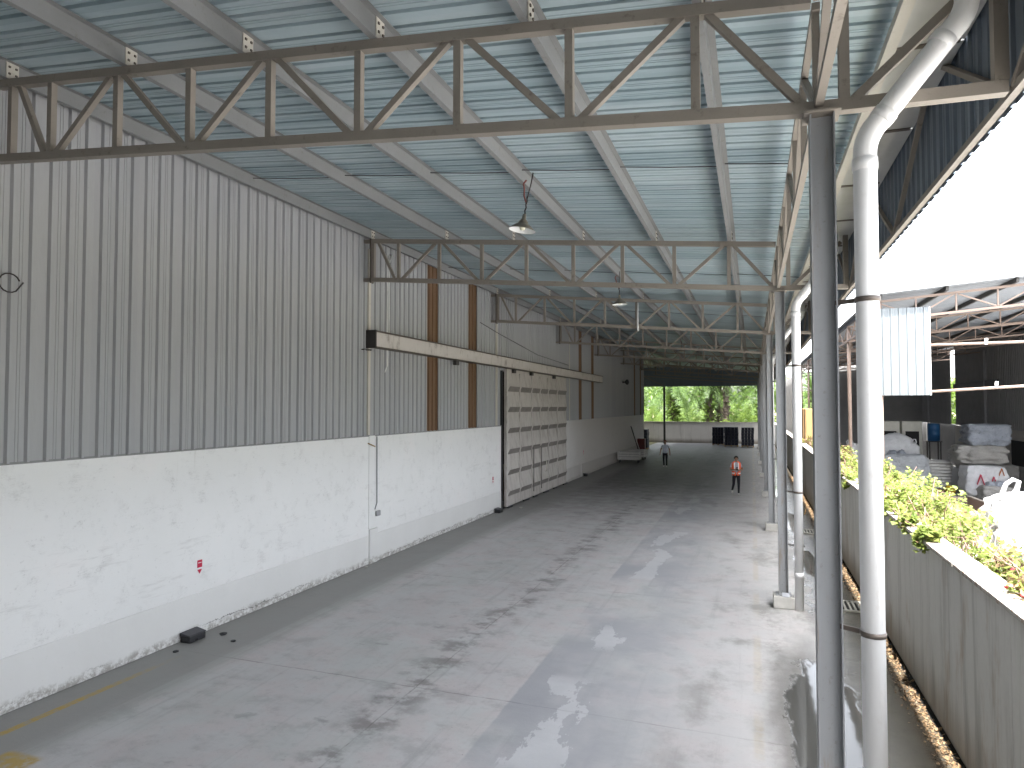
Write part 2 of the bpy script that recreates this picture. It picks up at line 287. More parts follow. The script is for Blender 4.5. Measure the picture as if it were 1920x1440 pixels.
M['pedestal'] = plain('pedestal_concrete', (0.50, 0.49, 0.46), 0.85, 0, 0.3, 5.0)
M['gusset'] = plain('galvanised_plate', (0.50, 0.52, 0.55), 0.45, 0.3)
M['lampout'] = plain('lamp_enamel_dark', (0.17, 0.155, 0.12), 0.4)
M['lampin'] = plain('lamp_enamel_white', (0.82, 0.82, 0.80), 0.4, var=0.04)
M['bulb'] = plain('bulb_glass', (0.72, 0.70, 0.55), 0.2, var=0.03)
M['cable'] = plain('cable_dark', (0.03, 0.022, 0.022), 0.6)
M['redcable'] = plain('cable_red', (0.20, 0.06, 0.05), 0.6)
M['red'] = plain('sign_red', (0.48, 0.02, 0.06), 0.5, var=0.06)
M['white'] = plain('sign_white', (0.8, 0.8, 0.8), 0.5, var=0.03)
M['grate'] = plain('grate_iron', (0.28, 0.28, 0.25), 0.6)
M['grey'] = plain('grey_paint', (0.30, 0.30, 0.31), 0.6)

def leafmat(name, a, b, trans=0.45):
    m = Mat(name, 0.5, 0, 0.35); t = m.t
    nz = m.step(m.noise(11.0, 2), 0.28, 0.72); c = m.mix(nz, a, b); c = m.mix(m.math('MULTIPLY', m.step(m.noise(2.0, 2), 0.5, 0.7), 0.35), c, tuple(v * 0.5 for v in a)); m.color(c)
    tr = m.node('ShaderNodeBsdfTranslucent'); m.put(tr.inputs[0], m.mix(0.5, c, tuple(min(1, v * 1.5) for v in b)))
    mx = m.node('ShaderNodeMixShader'); mx.inputs[0].default_value = trans
    t.links.new(m.b.outputs[0], mx.inputs[1]); t.links.new(tr.outputs[0], mx.inputs[2])
    t.links.new(mx.outputs[0], t.nodes['Material Output'].inputs[0]); return m.m
M['leaf'] = leafmat('hedge_leaf', (0.09, 0.145, 0.03), (0.27, 0.31, 0.085))
M['leaf2'] = leafmat('palm_leaf', (0.025, 0.06, 0.015), (0.085, 0.14, 0.03))
M['leaf3'] = leafmat('fern_leaf', (0.04, 0.085, 0.015), (0.14, 0.20, 0.04))
M['drydl'] = leafmat('dry_leaf', (0.16, 0.10, 0.055), (0.30, 0.21, 0.12), 0.25)
M['stem'] = plain('woody_stem', (0.20, 0.125, 0.10), 0.8, 0, 0.3)
M['flower'] = plain('red_flower', (0.45, 0.03, 0.04), 0.6)
M['palmtrunk'] = plain('palm_trunk', (0.075, 0.058, 0.045), 0.95, 0, 0.45, 5)
def bagmat(name, a, b, dirt=0.4):
    m = Mat(name, 0.5, 0, 0.35); n1 = m.noise(2.2, 6, 0.7); n2 = m.noise(7, 6, 0.75, None, 1.2); n3 = m.noise(120, 1)
    c = m.mix(n1, a, b); c = m.mix(m.math('MULTIPLY', m.step(n2, 0.52, 0.72), dirt), c, tuple(v * 0.45 for v in a)); m.color(c)
    m.bump(m.math('ADD', n2, m.math('MULTIPLY', n3, 0.05)), 0.10, 1.0); return m.m
M['bag'] = bagmat('woven_bag_white', (0.52, 0.53, 0.55), (0.70, 0.70, 0.71), 0.3)
M['baggrey'] = bagmat('woven_bag_grey', (0.30, 0.315, 0.33), (0.44, 0.455, 0.47), 0.5)
M['bagdirty'] = bagmat('woven_bag_dirty', (0.20, 0.193, 0.18), (0.38, 0.37, 0.35), 0.6)
M['bagplastic'] = bagmat('plastic_bale', (0.13, 0.145, 0.17), (0.36, 0.385, 0.43), 0.8)
M['sack'] = bagmat('paper_sack', (0.50, 0.49, 0.47), (0.64, 0.63, 0.61), 0.3)
M['yellow'] = plain('yellow_plastic', (0.55, 0.36, 0.02), 0.4, var=0.1)
M['blue'] = plain('blue_plastic', (0.02, 0.10, 0.24), 0.4, var=0.1)
M['green'] = plain('green_plastic', (0.05, 0.30, 0.22), 0.4, var=0.1)
M['orange'] = plain('orange_print', (0.42, 0.13, 0.03), 0.6, var=0.2)
M['nwall'] = plain('neighbour_cladding', (0.19, 0.188, 0.185), 0.6, 0, 0.2, 2.0)
M['nwhite'] = plain('neighbour_plaster', (0.40, 0.375, 0.34), 0.8, 0, 0.25, 1.5)
M['nroof'] = plain('neighbour_roof', (0.20, 0.215, 0.235), 0.5, 0, 0.15, 1.0)
m = Mat('hanging_sheet', 0.35, 0.25, 0.5); n1 = m.noise(2.5, 5, 0.7, m.vec(1, 1, 0.3)); c = m.mix(n1, (0.105, 0.12, 0.13), (0.16, 0.178, 0.188)); m.color(c); M['nsheet'] = m.m
M['wood'] = plain('plywood', (0.30, 0.19, 0.085), 0.7, 0, 0.2)
M['steelwhite'] = plain('machine_paint', (0.42, 0.41, 0.36), 0.5)
m = Mat('stacked_crate', 0.5, 0, 0.4); n1 = m.noise(9, 3); c = m.mix(m.step(n1, 0.58, 0.7), (0.012, 0.014, 0.026), (0.035, 0.04, 0.07)); m.color(c); M['crate'] = m.m
M['cartwhite'] = plain('cart_paint', (0.50, 0.49, 0.47), 0.6, var=0.2)
M['redmetal'] = plain('red_painted_metal', (0.09, 0.012, 0.012), 0.5)
M['skin'] = plain('skin', (0.25, 0.14, 0.09), 0.55, var=0.05)
M['hair'] = plain('black_hair', (0.008, 0.007, 0.007), 0.5)
M['vest'] = plain('orange_vest_cloth', (0.85, 0.12, 0.03), 0.7, var=0.06)
M['reflective'] = plain('reflective_tape', (0.75, 0.72, 0.70), 0.4, var=0.05)
M['shirtgrey'] = plain('shirt_cloth', (0.33, 0.33, 0.36), 0.8, var=0.2)
M['shirtlight'] = plain('light_shirt_cloth', (0.45, 0.48, 0.55), 0.8, var=0.08)
M['trousers'] = plain('black_trousers_cloth', (0.010, 0.010, 0.014), 0.8)
M['shoe'] = plain('pale_shoe', (0.55, 0.53, 0.50), 0.6)
M['cap'] = plain('dark_red_cap', (0.12, 0.02, 0.015), 0.6)
M['phone'] = plain('phone_black', (0.01, 0.01, 0.012), 0.3)

# ------------------------------------------------------------------ mesh helpers
class MB:
    def __init__(s): s.v = []; s.f = []; s.mi = []; s.sm = []; s.cur = 0
    def add(s, vs, fs, smooth=False):
        o = len(s.v); s.v += [tuple(p) for p in vs]
        for f in fs: s.f.append(tuple(i + o for i in f)); s.mi.append(s.cur); s.sm.append(smooth)
        return s
    def box(s, x0, x1, y0, y1, z0, z1, mat=None):
        vs = [Vector((x, y, z)) for x in (x0, x1) for y in (y0, y1) for z in (z0, z1)]
        if mat is not None: vs = [mat @ p for p in vs]
        return s.add(vs, [(0, 1, 3, 2), (4, 6, 7, 5), (0, 4, 5, 1), (2, 3, 7, 6), (0, 2, 6, 4), (1, 5, 7, 3)])
    def bar(s, a, b, w, h, up=(0, 0, 1), ext=0.0):
        a = Vector(a); b = Vector(b); d = (b - a).normalized(); a = a - d * ext; b = b + d * ext
        u = Vector(up); sd = d.cross(u)
        if sd.length < 1e-4: sd = d.cross(Vector((1, 0, 0)))
        sd.normalize(); u = sd.cross(d).normalized()
        vs = [p + sd * (i * w / 2) + u * (j * h / 2) for p in (a, b) for i, j in ((-1, -1), (1, -1), (1, 1), (-1, 1))]
        return s.add(vs, [(3, 2, 1, 0), (4, 5, 6, 7), (0, 1, 5, 4), (1, 2, 6, 5), (2, 3, 7, 6), (3, 0, 4, 7)])
    def tube(s, pts, r, n=8, caps=True, smooth=True):
        pts = [Vector(p) for p in pts]; rs = r if isinstance(r, (list, tuple)) else [r] * len(pts)
        vs = []; fs = []; ref = None
        for i, p in enumerate(pts):
            d = (pts[min(i + 1, len(pts) - 1)] - pts[max(i - 1, 0)])
            d = d.normalized() if d.length > 1e-9 else Vector((0, 0, 1))
            if ref is None: ref = Vector((0, 0, 1)) if abs(d.z) < 0.9 else Vector((1, 0, 0))
            a = d.cross(ref)
            if a.length < 1e-4: a = d.cross(Vector((0, 1, 0)))
            a.normalize(); b = d.cross(a).normalized(); ref = -b if False else a.cross(d)
            for k in range(n):
                t = 2 * math.pi * k / n; vs.append(p + (a * math.cos(t) + b * math.sin(t)) * rs[i])
        for i in range(len(pts) - 1):
            for k in range(n):
                k2 = (k + 1) % n; fs.append((i * n + k, i * n + k2, (i + 1) * n + k2, (i + 1) * n + k))
        s.add(vs, fs, smooth)
        if caps:
            o = len(s.v) - len(vs)
            s.f.append(tuple(o + k for k in reversed(range(n)))); s.mi.append(s.cur); s.sm.append(False)
            s.f.append(tuple(o + (len(pts) - 1) * n + k for k in range(n))); s.mi.append(s.cur); s.sm.append(False)
        return s
    def lathe(s, prof, n=16, c=(0, 0, 0), smooth=True):
        vs = []; fs = []
        for r, z in prof:
            for k in range(n):
                t = 2 * math.pi * k / n; vs.append((c[0] + r * math.cos(t), c[1] + r * math.sin(t), c[2] + z))
        for i in range(len(prof) - 1):
            for k in range(n):
                k2 = (k + 1) % n; fs.append((i * n + k, i * n + k2, (i + 1) * n + k2, (i + 1) * n + k))
        return s.add(vs, fs, smooth)
    def mesh(s, name, mats):
        me = bpy.data.meshes.new(name); me.from_pydata(s.v, [], s.f); me.update()
        for mm in (mats if isinstance(mats, (list, tuple)) else [mats]): me.materials.append(mm)
        me.polygons.foreach_set('material_index', s.mi); me.polygons.foreach_set('use_smooth', s.sm)
        return me
    def build(s, name, mats, parent=None, loc=None):
        return link(name, s.mesh(name, mats), parent, loc)

def link(name, data, parent=None, loc=None, rz=0.0):
    o = bpy.data.objects.new(name, data); COL.objects.link(o)
    if parent is not None: o.parent = parent
    if loc is not None: o.location = loc
    if rz: o.rotation_euler.z = rz
    return o
def tag(o, label, cat, group=None):
    o['label'] = label; o['category'] = cat
    if group: o['group'] = group
    return o
def thing(name, label, cat, loc=(0, 0, 0), rz=0.0, group=None): return tag(link(name, None, None, loc, rz), label, cat, group)
def copy_tree(o, parent=None, loc=None):
    c = o.copy(); COL.objects.link(c); c.parent = parent
    if loc is not None: c.location = loc
    for ch in list(o.children): copy_tree(ch, c)
    return c
def box(name, mat, parent, *a): return MB().box(*a).build(name, mat, parent)
def bevel(me, w=0.01, seg=1):
    bm = bmesh.new(); bm.from_mesh(me); bmesh.ops.bevel(bm, geom=bm.edges[:], offset=w, segments=seg, affect='EDGES', profile=0.5)
    bm.to_mesh(me); bm.free(); return me

def corrug(width, ribs, rib_h, rib_w=0.035, slope_w=0.018):
    """profile points (u, h) across a ribbed sheet"""
    p = width / ribs; pts = [(0.0, 0.0)]
    for k in range(ribs):
        c = p * (k + 0.5)
        pts += [(c - rib_w / 2 - slope_w, 0), (c - rib_w / 2, rib_h), (c + rib_w / 2, rib_h), (c + rib_w / 2 + slope_w, 0)]
        if k < ribs - 1:
            for q in (0.42, 0.58):
                pts += [(c + p * q - 0.008, 0), (c + p * q, rib_h * 0.18), (c + p * q + 0.008, 0)]
    pts.append((width, 0.0)); return pts

# ------------------------------------------------------------------ setting: ground
FR = [5.64 + 8.43 * i for i in range(-4, 9)]          # frame positions along the canopy
def sheet(name, x0, x1, y0, y1, z, mat):
    o = MB().add([(x0, y0, z), (x1, y0, z), (x1, y1, z), (x0, y1, z)], [(0, 1, 2, 3)]).build(name, mat); o['kind'] = 'structure'; return o
sheet('ground', -900, 900, -900, 900, -0.012, M['soil'])
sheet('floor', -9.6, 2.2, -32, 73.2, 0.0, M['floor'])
sheet('yard', 2.2, 40, -32, 73.2, -0.004, M['yard'])
sheet('apron', -30, 40, -60, -32, -0.004, M['yard'])

M['bed'] = plain('bed_soil', (0.055, 0.042, 0.03), 0.95, 0, 0.4, 4.0)
sheet('added_planting_bed', 2.27, 3.5, -6, 72.9, 0.004, M['bed'])  # unseen soil bed under the plants, added to cut light bounced into the canopy
# ------------------------------------------------------------------ warehouse on the left
XW = -8.87
wh = thing('warehouse', 'long grey clad warehouse with white plastered lower wall and sliding door', 'warehouse')
ZW = 3.13
Y0W, Y1W, YD0, YD1 = -30.0, 58.7, 23.58, 32.3
mw = MB(); mw.box(XW - 0.25, XW, Y0W, YD0, 0, ZW); mw.box(XW - 0.25, XW, YD1, Y1W, 0, ZW); mw.build('masonry_wall', M['plaster'], wh)
for a, b in ((Y0W, 14.33), (14.77, YD0 - 0.02), (32.62, 35.9), (36.3, Y1W)):
    me = MB().box(XW - 0.02, XW + 0.016, a, b, 0, 0.70).mesh('plinth', M['plinth']); bevel(me, 0.008)
    link('plinth', me, wh)
pm = MB().box(XW - 0.02, XW + 0.05, 14.38, 14.74, 0, 0.84).mesh('pilaster_base', M['plinth']); bevel(pm, 0.01); link('pilaster_base', pm, wh)
box('pilaster', M['plaster'], wh, XW - 0.02, XW + 0.02, 14.36, 14.62, 0.845, ZW)
# cladding sheets
prof = corrug(0.75, 3, 0.045, 0.034, 0.016)
def wall_sheet(z0, z1):
    b = MB(); vs = []; n = len(prof)
    for z in (z0, z1): vs += [(h, u, z) for u, h in prof]
    b.add(vs, [(i, i + 1, n + i + 1, n + i) for i in range(n - 1)])
    return b.mesh('cladding_sheet', M['clad'])
ZC = 8.125
me_full = wall_sheet(ZW, ZC); me_top = wall_sheet(5.2, ZC); me_fullb = wall_sheet(ZW, ZC); me_fullb.materials[0] = M['brown']
brown = [17.47, 20.47, 35.47, 38.47, 53.47, 56.47]
y = 17.47 - 0.75 * 63
while y < Y1W - 0.3:
    isb = any(abs(y - q) < 0.1 for q in brown); overdoor = YD0 - 0.15 < y < YD1 - 0.4
    if overdoor: o = link('cladding_sheet', me_top, wh)
    else: o = link('cladding_sheet', me_fullb if isb else me_full, wh)
    o.location = (XW + 0.004 - (0.035 if isb else 0.0) + (0.010 if isb else 0), y, 0)
    if isb: o['label'] = 'brown stained strip of cladding'
    y += 0.75
box('drip_flashing', M['purlin'], wh, XW - 0.02, XW + 0.012, Y0W, YD0, ZW - 0.02, ZW + 0.012)
for yy in (14.24, 22.98, 33.4):
    box('vertical_trim', M['cleat'], wh, XW + 0.0, XW + 0.05, yy, yy + 0.10, ZW + 0.02, 7.72)
MB().box(XW - 0.25, XW - 0.06, Y0W, YD0, ZW, 8.12).build('backing_wall', M['nwall'], wh); MB().box(XW - 0.25, XW - 0.06, YD1, Y1W, ZW, 8.12).build('backing_wall', M['nwall'], wh); MB().box(XW - 0.25, XW - 0.06, YD0 + 0.002, YD1 - 0.002, 5.2, 8.12).build('backing_wall', M['nwall'], wh)
# dark interior behind the opening
it = MB(); it.box(-20, -19.9, 15, 42, 0, 8.2); it.box(-19.9, XW - 0.3, 14.9, 15, 0, 8.2); it.box(-19.9, XW - 0.3, 42, 42.1, 0, 8.2); it.box(-20, XW - 0.26, 14.9, 42.1, 8.2, 8.3)
it.build('interior_shell', M['dark'], wh)
box('end_return_wall', M['plaster'], wh, -20, XW - 0.26, Y1W - 0.25, Y1W - 0.002, 0, 8.2)
# sliding door
XD = -8.76
door = box('sliding_door', M['door'], wh, XD - 0.07, XD, 23.80, 32.52, 0.07, 5.27)
cols = [23.94, 25.33, 26.85, 28.05, 29.27, 30.77, 32.44]; rows = [5.17, 4.42, 3.63, 2.83, 2.03, 1.24, 0.44]
for j in range(6):
    for i in range(6):
        a, b = cols[i] + 0.05, cols[i + 1] - 0.05; zt, zb = rows[j] - 0.03, rows[j + 1] + 0.0
        zm = zb + 0.20; D = 0.085
        mb = MB(); mb.cur = 0
        vs = [(XD, a, zt), (XD, b, zt), (XD + D, a + 0.05, zm), (XD + D, b - 0.05, zm), (XD + 0.004, a - 0.03, zb), (XD + 0.004, b + 0.03, zb)]
        mb.add(vs, [(0, 2, 3, 1), (0, 4, 2), (1, 3, 5)]); mb.cur = 1; mb.add(vs, [(2, 4, 5, 3)])
        mb.build('door_panel', [M['door'], M['doorband']], door)
for yy in cols[1:-1]: MB().box(XD + 0.001, XD + 0.055, yy - 0.028, yy + 0.028, 0.46, 5.16).build('vertical_rib', M['door'], door)
fr = MB(); fr.box(XD, XD + 0.05, 23.80, 23.90, 0.07, 5.27); fr.build('edge_channel', M['track'], door)
wk = MB(); wk.box(XD + 0.09, XD + 0.12, 26.9, 26.95, 0.3, 2.15); wk.box(XD + 0.09, XD + 0.12, 28.0, 28.05, 0.3, 2.15); wk.box(XD + 0.09, XD + 0.12, 26.95, 28.0, 2.08, 2.15); wk.build('wicket_frame', M['doorband'], door)
h = MB().tube([(XD + 0.1, 28.55, 1.45), (XD + 0.17, 28.55, 1.45), (XD + 0.17, 28.55, 1.0), (XD + 0.1, 28.55, 1.0)], 0.02, 6); h.build('handle', M['cleat'], door)
for k, yy in enumerate((24.0, 25.9, 27.2, 28.7, 30.3, 32.0)):
    sk = MB().box(XD - 0.05, XD + 0.02, yy, yy + 0.5 + 0.2 * (k % 2), 0.004, 0.07); sk.build('bottom_seal', M['black'], door)
jb = box('door_jamb', M['black'], wh, XW - 0.2, XW + 0.03, YD0 - 0.0, YD0 + 0.10, 0, 5.25)
# door track beam
tr = MB().box(XW + 0.03, -8.60, 14.22, 40.5, 5.31, 5.67).mesh('door_track', M['track']); bevel(tr, 0.012); trk = link('door_track', tr, wh)
MB().box(XW + 0.02, -8.575, 14.17, 14.215, 5.27, 5.71).build('end_cap', M['darkiron'], trk)
MB().box(XW + 0.03, -8.57, 14.22, 40.5, 5.672, 5.70).build('top_lip', M['bolt'], trk)
MB().box(-8.80, -8.57, 14.22, 40.5, 5.285, 5.308).build('bottom_lip', M['bolt'], trk)
for k, yy in enumerate((19.0, 24.4, 26.6, 30.0)): MB().box(-8.74, -8.63, yy, yy + 0.22, 5.14, 5.284).build('roller_hanger', M['darkiron'], trk)
# conduits and small fittings on the wall
MB().tube([(XW + 0.07, 15.2, 7.75), (XW + 0.06, 15.1, 7.5), (XW + 0.06, 15.12, 4.9), (XW + 0.06, 15.0, 4.72)], 0.018, 6).build('conduit_pipe', M['conduit'], wh)
MB().tube([(XW + 0.07, 15.32, 7.78), (XW + 0.06, 15.2, 7.55), (XW + 0.06, 15.22, 5.7)], 0.018, 6).build('conduit_pipe', M['conduit'], wh)
MB().tube([(XW + 0.03, 14.70, 3.1), (XW + 0.03, 14.72, 1.45), (XW + 0.03, 14.62, 1.30)], 0.014, 6).build('conduit_pipe', M['grey'], wh)
sw = MB().box(XW, XW + 0.06, 14.68, 14.86, 1.12, 1.25).mesh('wall_socket', M['grey']); bevel(sw, 0.012); link('wall_socket', sw, wh)
MB().tube([(XW + 0.02, 14.3, 2.95), (XW + 0.06, 14.42, 2.9), (XW + 0.1, 14.5, 2.86)], 0.015, 6).build('wall_hook', M['wood'], wh)
MB().tube([(XW + 0.06, 5.80 + 0.13 * math.cos(t), 5.41 + 0.12 * math.sin(t)) for t in [R(20 + 24 * k) for k in range(13)]] + [(XW + 0.06, 5.97, 5.44)], 0.009, 6).build('wire_loop', M['cable'], wh)
MB().tube([(XW + 0.12 + 0.1 * math.cos(t), 14.05 + 0.16 * math.sin(t), 5.22) for t in [R(30 * k) for k in range(13)]], 0.010, 6).build('wire_loop', M['cable'], wh)
MB().tube([(XW + 0.05, 21.4, 6.75), (XW + 0.05, 23.2, 6.55), (XW + 0.05, 28, 6.10), (XW + 0.05, 33.2, 5.95)], 0.012, 5).build('wall_cable', M['cable'], wh)
hz = MB(); hz.tube([(XW + 0.03, 48.4, 5.6), (XW + 0.25, 48.3, 5.6)], [0.08, 0.06], 10); hz.tube([(XW + 0.25, 48.3, 5.6), (XW + 0.42, 48.2, 5.6)], [0.07, 0.20], 12); hz.build('horn_speaker', M['black'], wh)

# ------------------------------------------------------------------ loading canopy
cp = thing('loading_canopy', 'long steel truss canopy with blue ribbed roof along the warehouse', 'canopy')
zb = lambda x: 6.16 - 0.083 * (x - 0.45)
zt = lambda x: 7.03 - 0.0905 * (x - 0.45)
XT = 0.5275; XL = -8.62
ROOF_Z = lambda x: zt(x) + 0.275
# roof sheets
rprof = corrug(0.75, 3, 0.062, 0.036, 0.012)
b = MB(); vs = []; n = len(rprof)
for X_ in (-9.45, 1.34): vs += [(X_, u, ROOF_Z(X_) + h_) for u, h_ in rprof]
b.add(vs, [(i, i + 1, n + i + 1, n + i) for i in range(n - 1)])
me_roof = b.mesh('roof_sheet', M['roof'])
y = -29.55
while y < 71.2:
    o = link('roof_sheet', me_roof, cp); o.location = (0, y, 0); y += 0.75
# purlins (Z sections) and cleats
PX = [XL, -6.65, -5.0, -3.4, -1.85, -0.36]
def purlin_mesh(x):
    z0 = zt(x) + 0.052; z1 = z0 + 0.205; ya, yb_ = -29.5, 71.5; t = 0.006
    mb = MB(); mb.box(x - t / 2, x + t / 2, ya, yb_, z0 + t, z1 - t); mb.box(x - t / 2, x + 0.07, ya, yb_, z1 - t, z1 - 0.0005); mb.box(x - 0.07, x + t / 2, ya, yb_, z0, z0 + t)
    mb.box(x - 0.07, x - 0.07 + t, ya, yb_, z0 + t, z0 + 0.025); return mb.mesh('purlin', M['purlin'])
for x_ in PX:
    p = link('purlin', purlin_mesh(x_), cp); z0 = zt(x_) + 0.052
    mb = MB(); mb.box(0.006, 0.016, -0.075, 0.075, 0.0, 0.20); mb.box(-0.006, -0.016, -0.01, 0.07, 0.012, 0.20)
    mb.cur = 1
    for dy in (-0.04, 0.04):
        for dz in (0.06, 0.145): mb.box(-0.03, 0.03, dy - 0.011, dy + 0.011, dz - 0.011, dz + 0.011)
    mb.cur = 0; mb.box(-0.0175, -0.0065, -0.085, 0.075, 0.012, 0.195)
    cm = mb.mesh('cleat', [M['cleat'], M['bolt']])
    for yy in FR[:-1]: link('cleat', cm, p, (x_ - 0.0, yy, z0))
# transverse trusses
CH = 0.095
VX = [-0.41 - 1.07 * k for k in range(8)]
def make_truss(parent):
    mb = MB(); e = 0.0
    mb.bar((XL + 0.0, 0, zb(XL + 0.0)), (XT - 0.1, 0, zb(XT - 0.1)), CH, CH); mb.bar((XL + 0.0, 0, zt(XL + 0.0)), (XT - 0.06, 0, zt(XT - 0.06)), CH, CH)
    mb.bar((XT - 0.11, 0, zb(XT - 0.11) - 0.002), (1.74, 0, zb(XT) - 0.03), CH * 0.97, CH * 0.97)
    mb.box(XL + 0.002, XL + 0.07, -0.04, 0.04, zb(XL) + 0.04, zt(XL) - 0.04)
    t = mb.build('truss', M['truss'], parent)
    MB().box(XL - 0.035, XL - 0.001, -0.07, 0.07, zb(XL) - 0.08, zt(XL) + 0.055).build('end_plate', M['bolt'], t)
    for zz in (zb(XL), zt(XL)): MB().box(XW + 0.03, XL - 0.036, -0.045, 0.045, zz - 0.04, zz + 0.04).build('wall_bracket', M['truss'], t)
    for x_ in VX: MB().bar((x_, 0, zb(x_) + CH / 2), (x_, 0, zt(x_) - CH / 2), 0.072, 0.072, (0, 1, 0)).build('vertical', M['truss'], t)
    pts = [(XT - 0.13, 'b')] + [(x_, 'b' if k % 2 else 't') for k, x_ in enumerate(VX)] + [(XL + 0.12, 't')]
    for (xa, ka), (xb, kb) in zip(pts[:-1], pts[1:]):
        def P_(x_, k_, o_): return (x_ + o_, 0.0, (zb(x_ + o_) + CH / 2 - 0.012) if k_ == 'b' else (zt(x_ + o_) - CH / 2 + 0.012))
        s_ = -0.10; A = P_(xa, ka, s_ if xa != XT - 0.13 else 0.0); B = P_(xb, kb, 0.10 if xb != XL + 0.12 else 0.05)
        MB().bar(A, B, 0.062, 0.062, (0, 1, 0)).build('diagonal', M['truss'], t)
    # outrigger to the fascia
    MB().bar((0.74, 0, zb(XT) + 0.02), (1.62, 0, 6.98), 0.066, 0.066, (0, 1, 0)).build('outrigger_brace', M['truss'], t)
    MB().bar((0.69, 0, zb(XT) + 0.02), (0.69, 0, 7.24), 0.075, 0.075, (0, 1, 0)).build('outrigger_post', M['truss'], t)
    MB().bar((1.70, 0, zb(XT) + 0.02), (1.70, 0, 7.85), 0.09, 0.09, (0, 1, 0)).build('fascia_post', M['truss'], t)
    return t
t0 = make_truss(cp); t0.location = (0, FR[0], 0)
for yy in FR[1:-1]:
    tc = copy_tree(t0, cp, (0, yy, 0))
    if abs(yy - 5.64) < 0.01:
        for ch in list(tc.children):
            if ch.name.startswith(('end_plate', 'wall_bracket')): bpy.data.objects.remove(ch)
        for zf in (zb, zt): MB().bar((XW + 0.03, 0, zf(XW + 0.03)), (XL, 0, zf(XL)), CH, CH).build('chord_end', M['truss'], tc)
# columns with pedestals
def make_column(parent):
    mb = MB(); hw = 0.0875; z0, z1 = 0.25, 6.09
    for sx in (-1, 1):
        xx = XT + sx * hw; mb.box(min(xx, xx - sx * 0.011), max(xx, xx - sx * 0.011), -hw, hw, z0, z1)
    mb.box(XT - hw + 0.011, XT + hw - 0.011, -0.004, 0.004, z0, z1)
    c_ = mb.build('column', M['column'], parent)
    pd = MB().box(XT - 0.19, XT + 0.19, -0.2, 0.2, 0, 0.23).mesh('pedestal', M['pedestal']); bevel(pd, 0.018, 2)
    link('pedestal', pd, c_); MB().box(XT - 0.14, XT + 0.14, -0.14, 0.14, 0.231, 0.249).build('base_plate', M['column'], c_)
    MB().box(XT - 0.13, XT + 0.13, -0.13, 0.13, 6.09, 6.105).build('cap_plate', M['truss'], c_)
    return c_
c0 = make_column(cp); c0.location = (0, FR[0], 0)
for yy in FR[1:-1]: copy_tree(c0, cp, (0, yy, 0))
g = MB(); g.bar((XT - 0.03, FR[5] - 0.15, 0.26), (XT + 0.10, FR[5] - 0.15, 0.26), 0.10, 0.016, (0, -0.5, 0.85)); g.build('base_gusset', M['gusset'], cp)
# downpipes
def make_pipe(parent):
    r = 0.08; y_ = -0.17; X0 = 0.80
    def arc(p0, p1, p2, n_=5): return [Vector(p0).lerp(Vector(p1), t).lerp(Vector(p1).lerp(Vector(p2), t), t) for t in [k / n_ for k in range(n_ + 1)]]
    pts = [(X0, y_, 0.0), (X0, y_, 5.62)] + arc((X0, y_, 5.70), (X0, y_, 5.83), (X0 + 0.09, y_, 5.93)) + arc((1.37, y_, 6.53), (1.47, y_, 6.63), (1.47, y_, 6.80)) + [(1.47, y_, 7.1)]
    p = MB().tube(pts, r, 20).build('downpipe', M['pvc'], parent)
    d = Vector((1.37 - 0.89, 0, 0.60)).normalized(); q1 = Vector((X0 + 0.10, y_, 5.94)); q2 = Vector((1.33, y_, 6.49))
    for a_, b_ in (((X0, y_, 0.62), (X0, y_, 0.71)), ((X0, y_, 5.58), (X0, y_, 5.67)), (q1, q1 + d * 0.08), (q2 - d * 0.08, q2), ((1.47, y_, 6.72), (1.47, y_, 6.80))):
        MB().tube([a_, b_], r + 0.006, 20).build('pipe_socket', M['pvc'], p)
    for za in (4.63, 2.22):
        k = MB(); k.tube([(X0, y_, za - 0.018), (X0, y_, za + 0.018)], r + 0.008, 20); k.bar((X0 - 0.07, y_ + 0.02, za), (XT + 0.07, -0.07, za), 0.012, 0.034); k.build('pipe_clamp', M['bolt'], p)
    return p
p0 = make_pipe(cp); p0.location = (0, FR[0], 0)
for yy in FR[1:-1]: copy_tree(p0, cp, (0, yy, 0))
# eave truss between columns
ZE0, ZE1 = 6.18, 7.02
def make_eave(parent):
    L = 8.43; mb = MB(); x_ = XT - 0.02
    mb.bar((x_, 0.06, ZE0), (x_, L - 0.06, ZE0), 0.06, 0.06); mb.bar((x_, 0.06, ZE1 - 0.01), (x_, L - 0.06, ZE1 - 0.01), 0.06, 0.06)
    t = mb.build('eave_truss', M['truss'], parent); n_ = 6; s_ = L / n_
    for k in range(n_):
        a = ZE0 if k % 2 == 0 else ZE1 - 0.01; b_ = ZE1 - 0.01 if k % 2 == 0 else ZE0
        MB().bar((x_, k * s_ + 0.10, a + (0.03 if a == ZE0 else -0.03)), (x_, (k + 1) * s_ - 0.10, b_ + (0.03 if b_ == ZE0 else -0.03)), 0.055, 0.055).build('diagonal', M['truss'], t)
        MB().bar((x_, k * s_ + (0.05 if k else 0.12), ZE0 + 0.03), (x_, k * s_ + (0.05 if k else 0.12), ZE1 - 0.04), 0.055, 0.055, (0, 1, 0)).build('vertical', M['truss'], t)
    return t
e0 = make_eave(cp); e0.location = (0, FR[0], 0)
for yy in FR[1:-2]: copy_tree(e0, cp, (0, yy, 0))
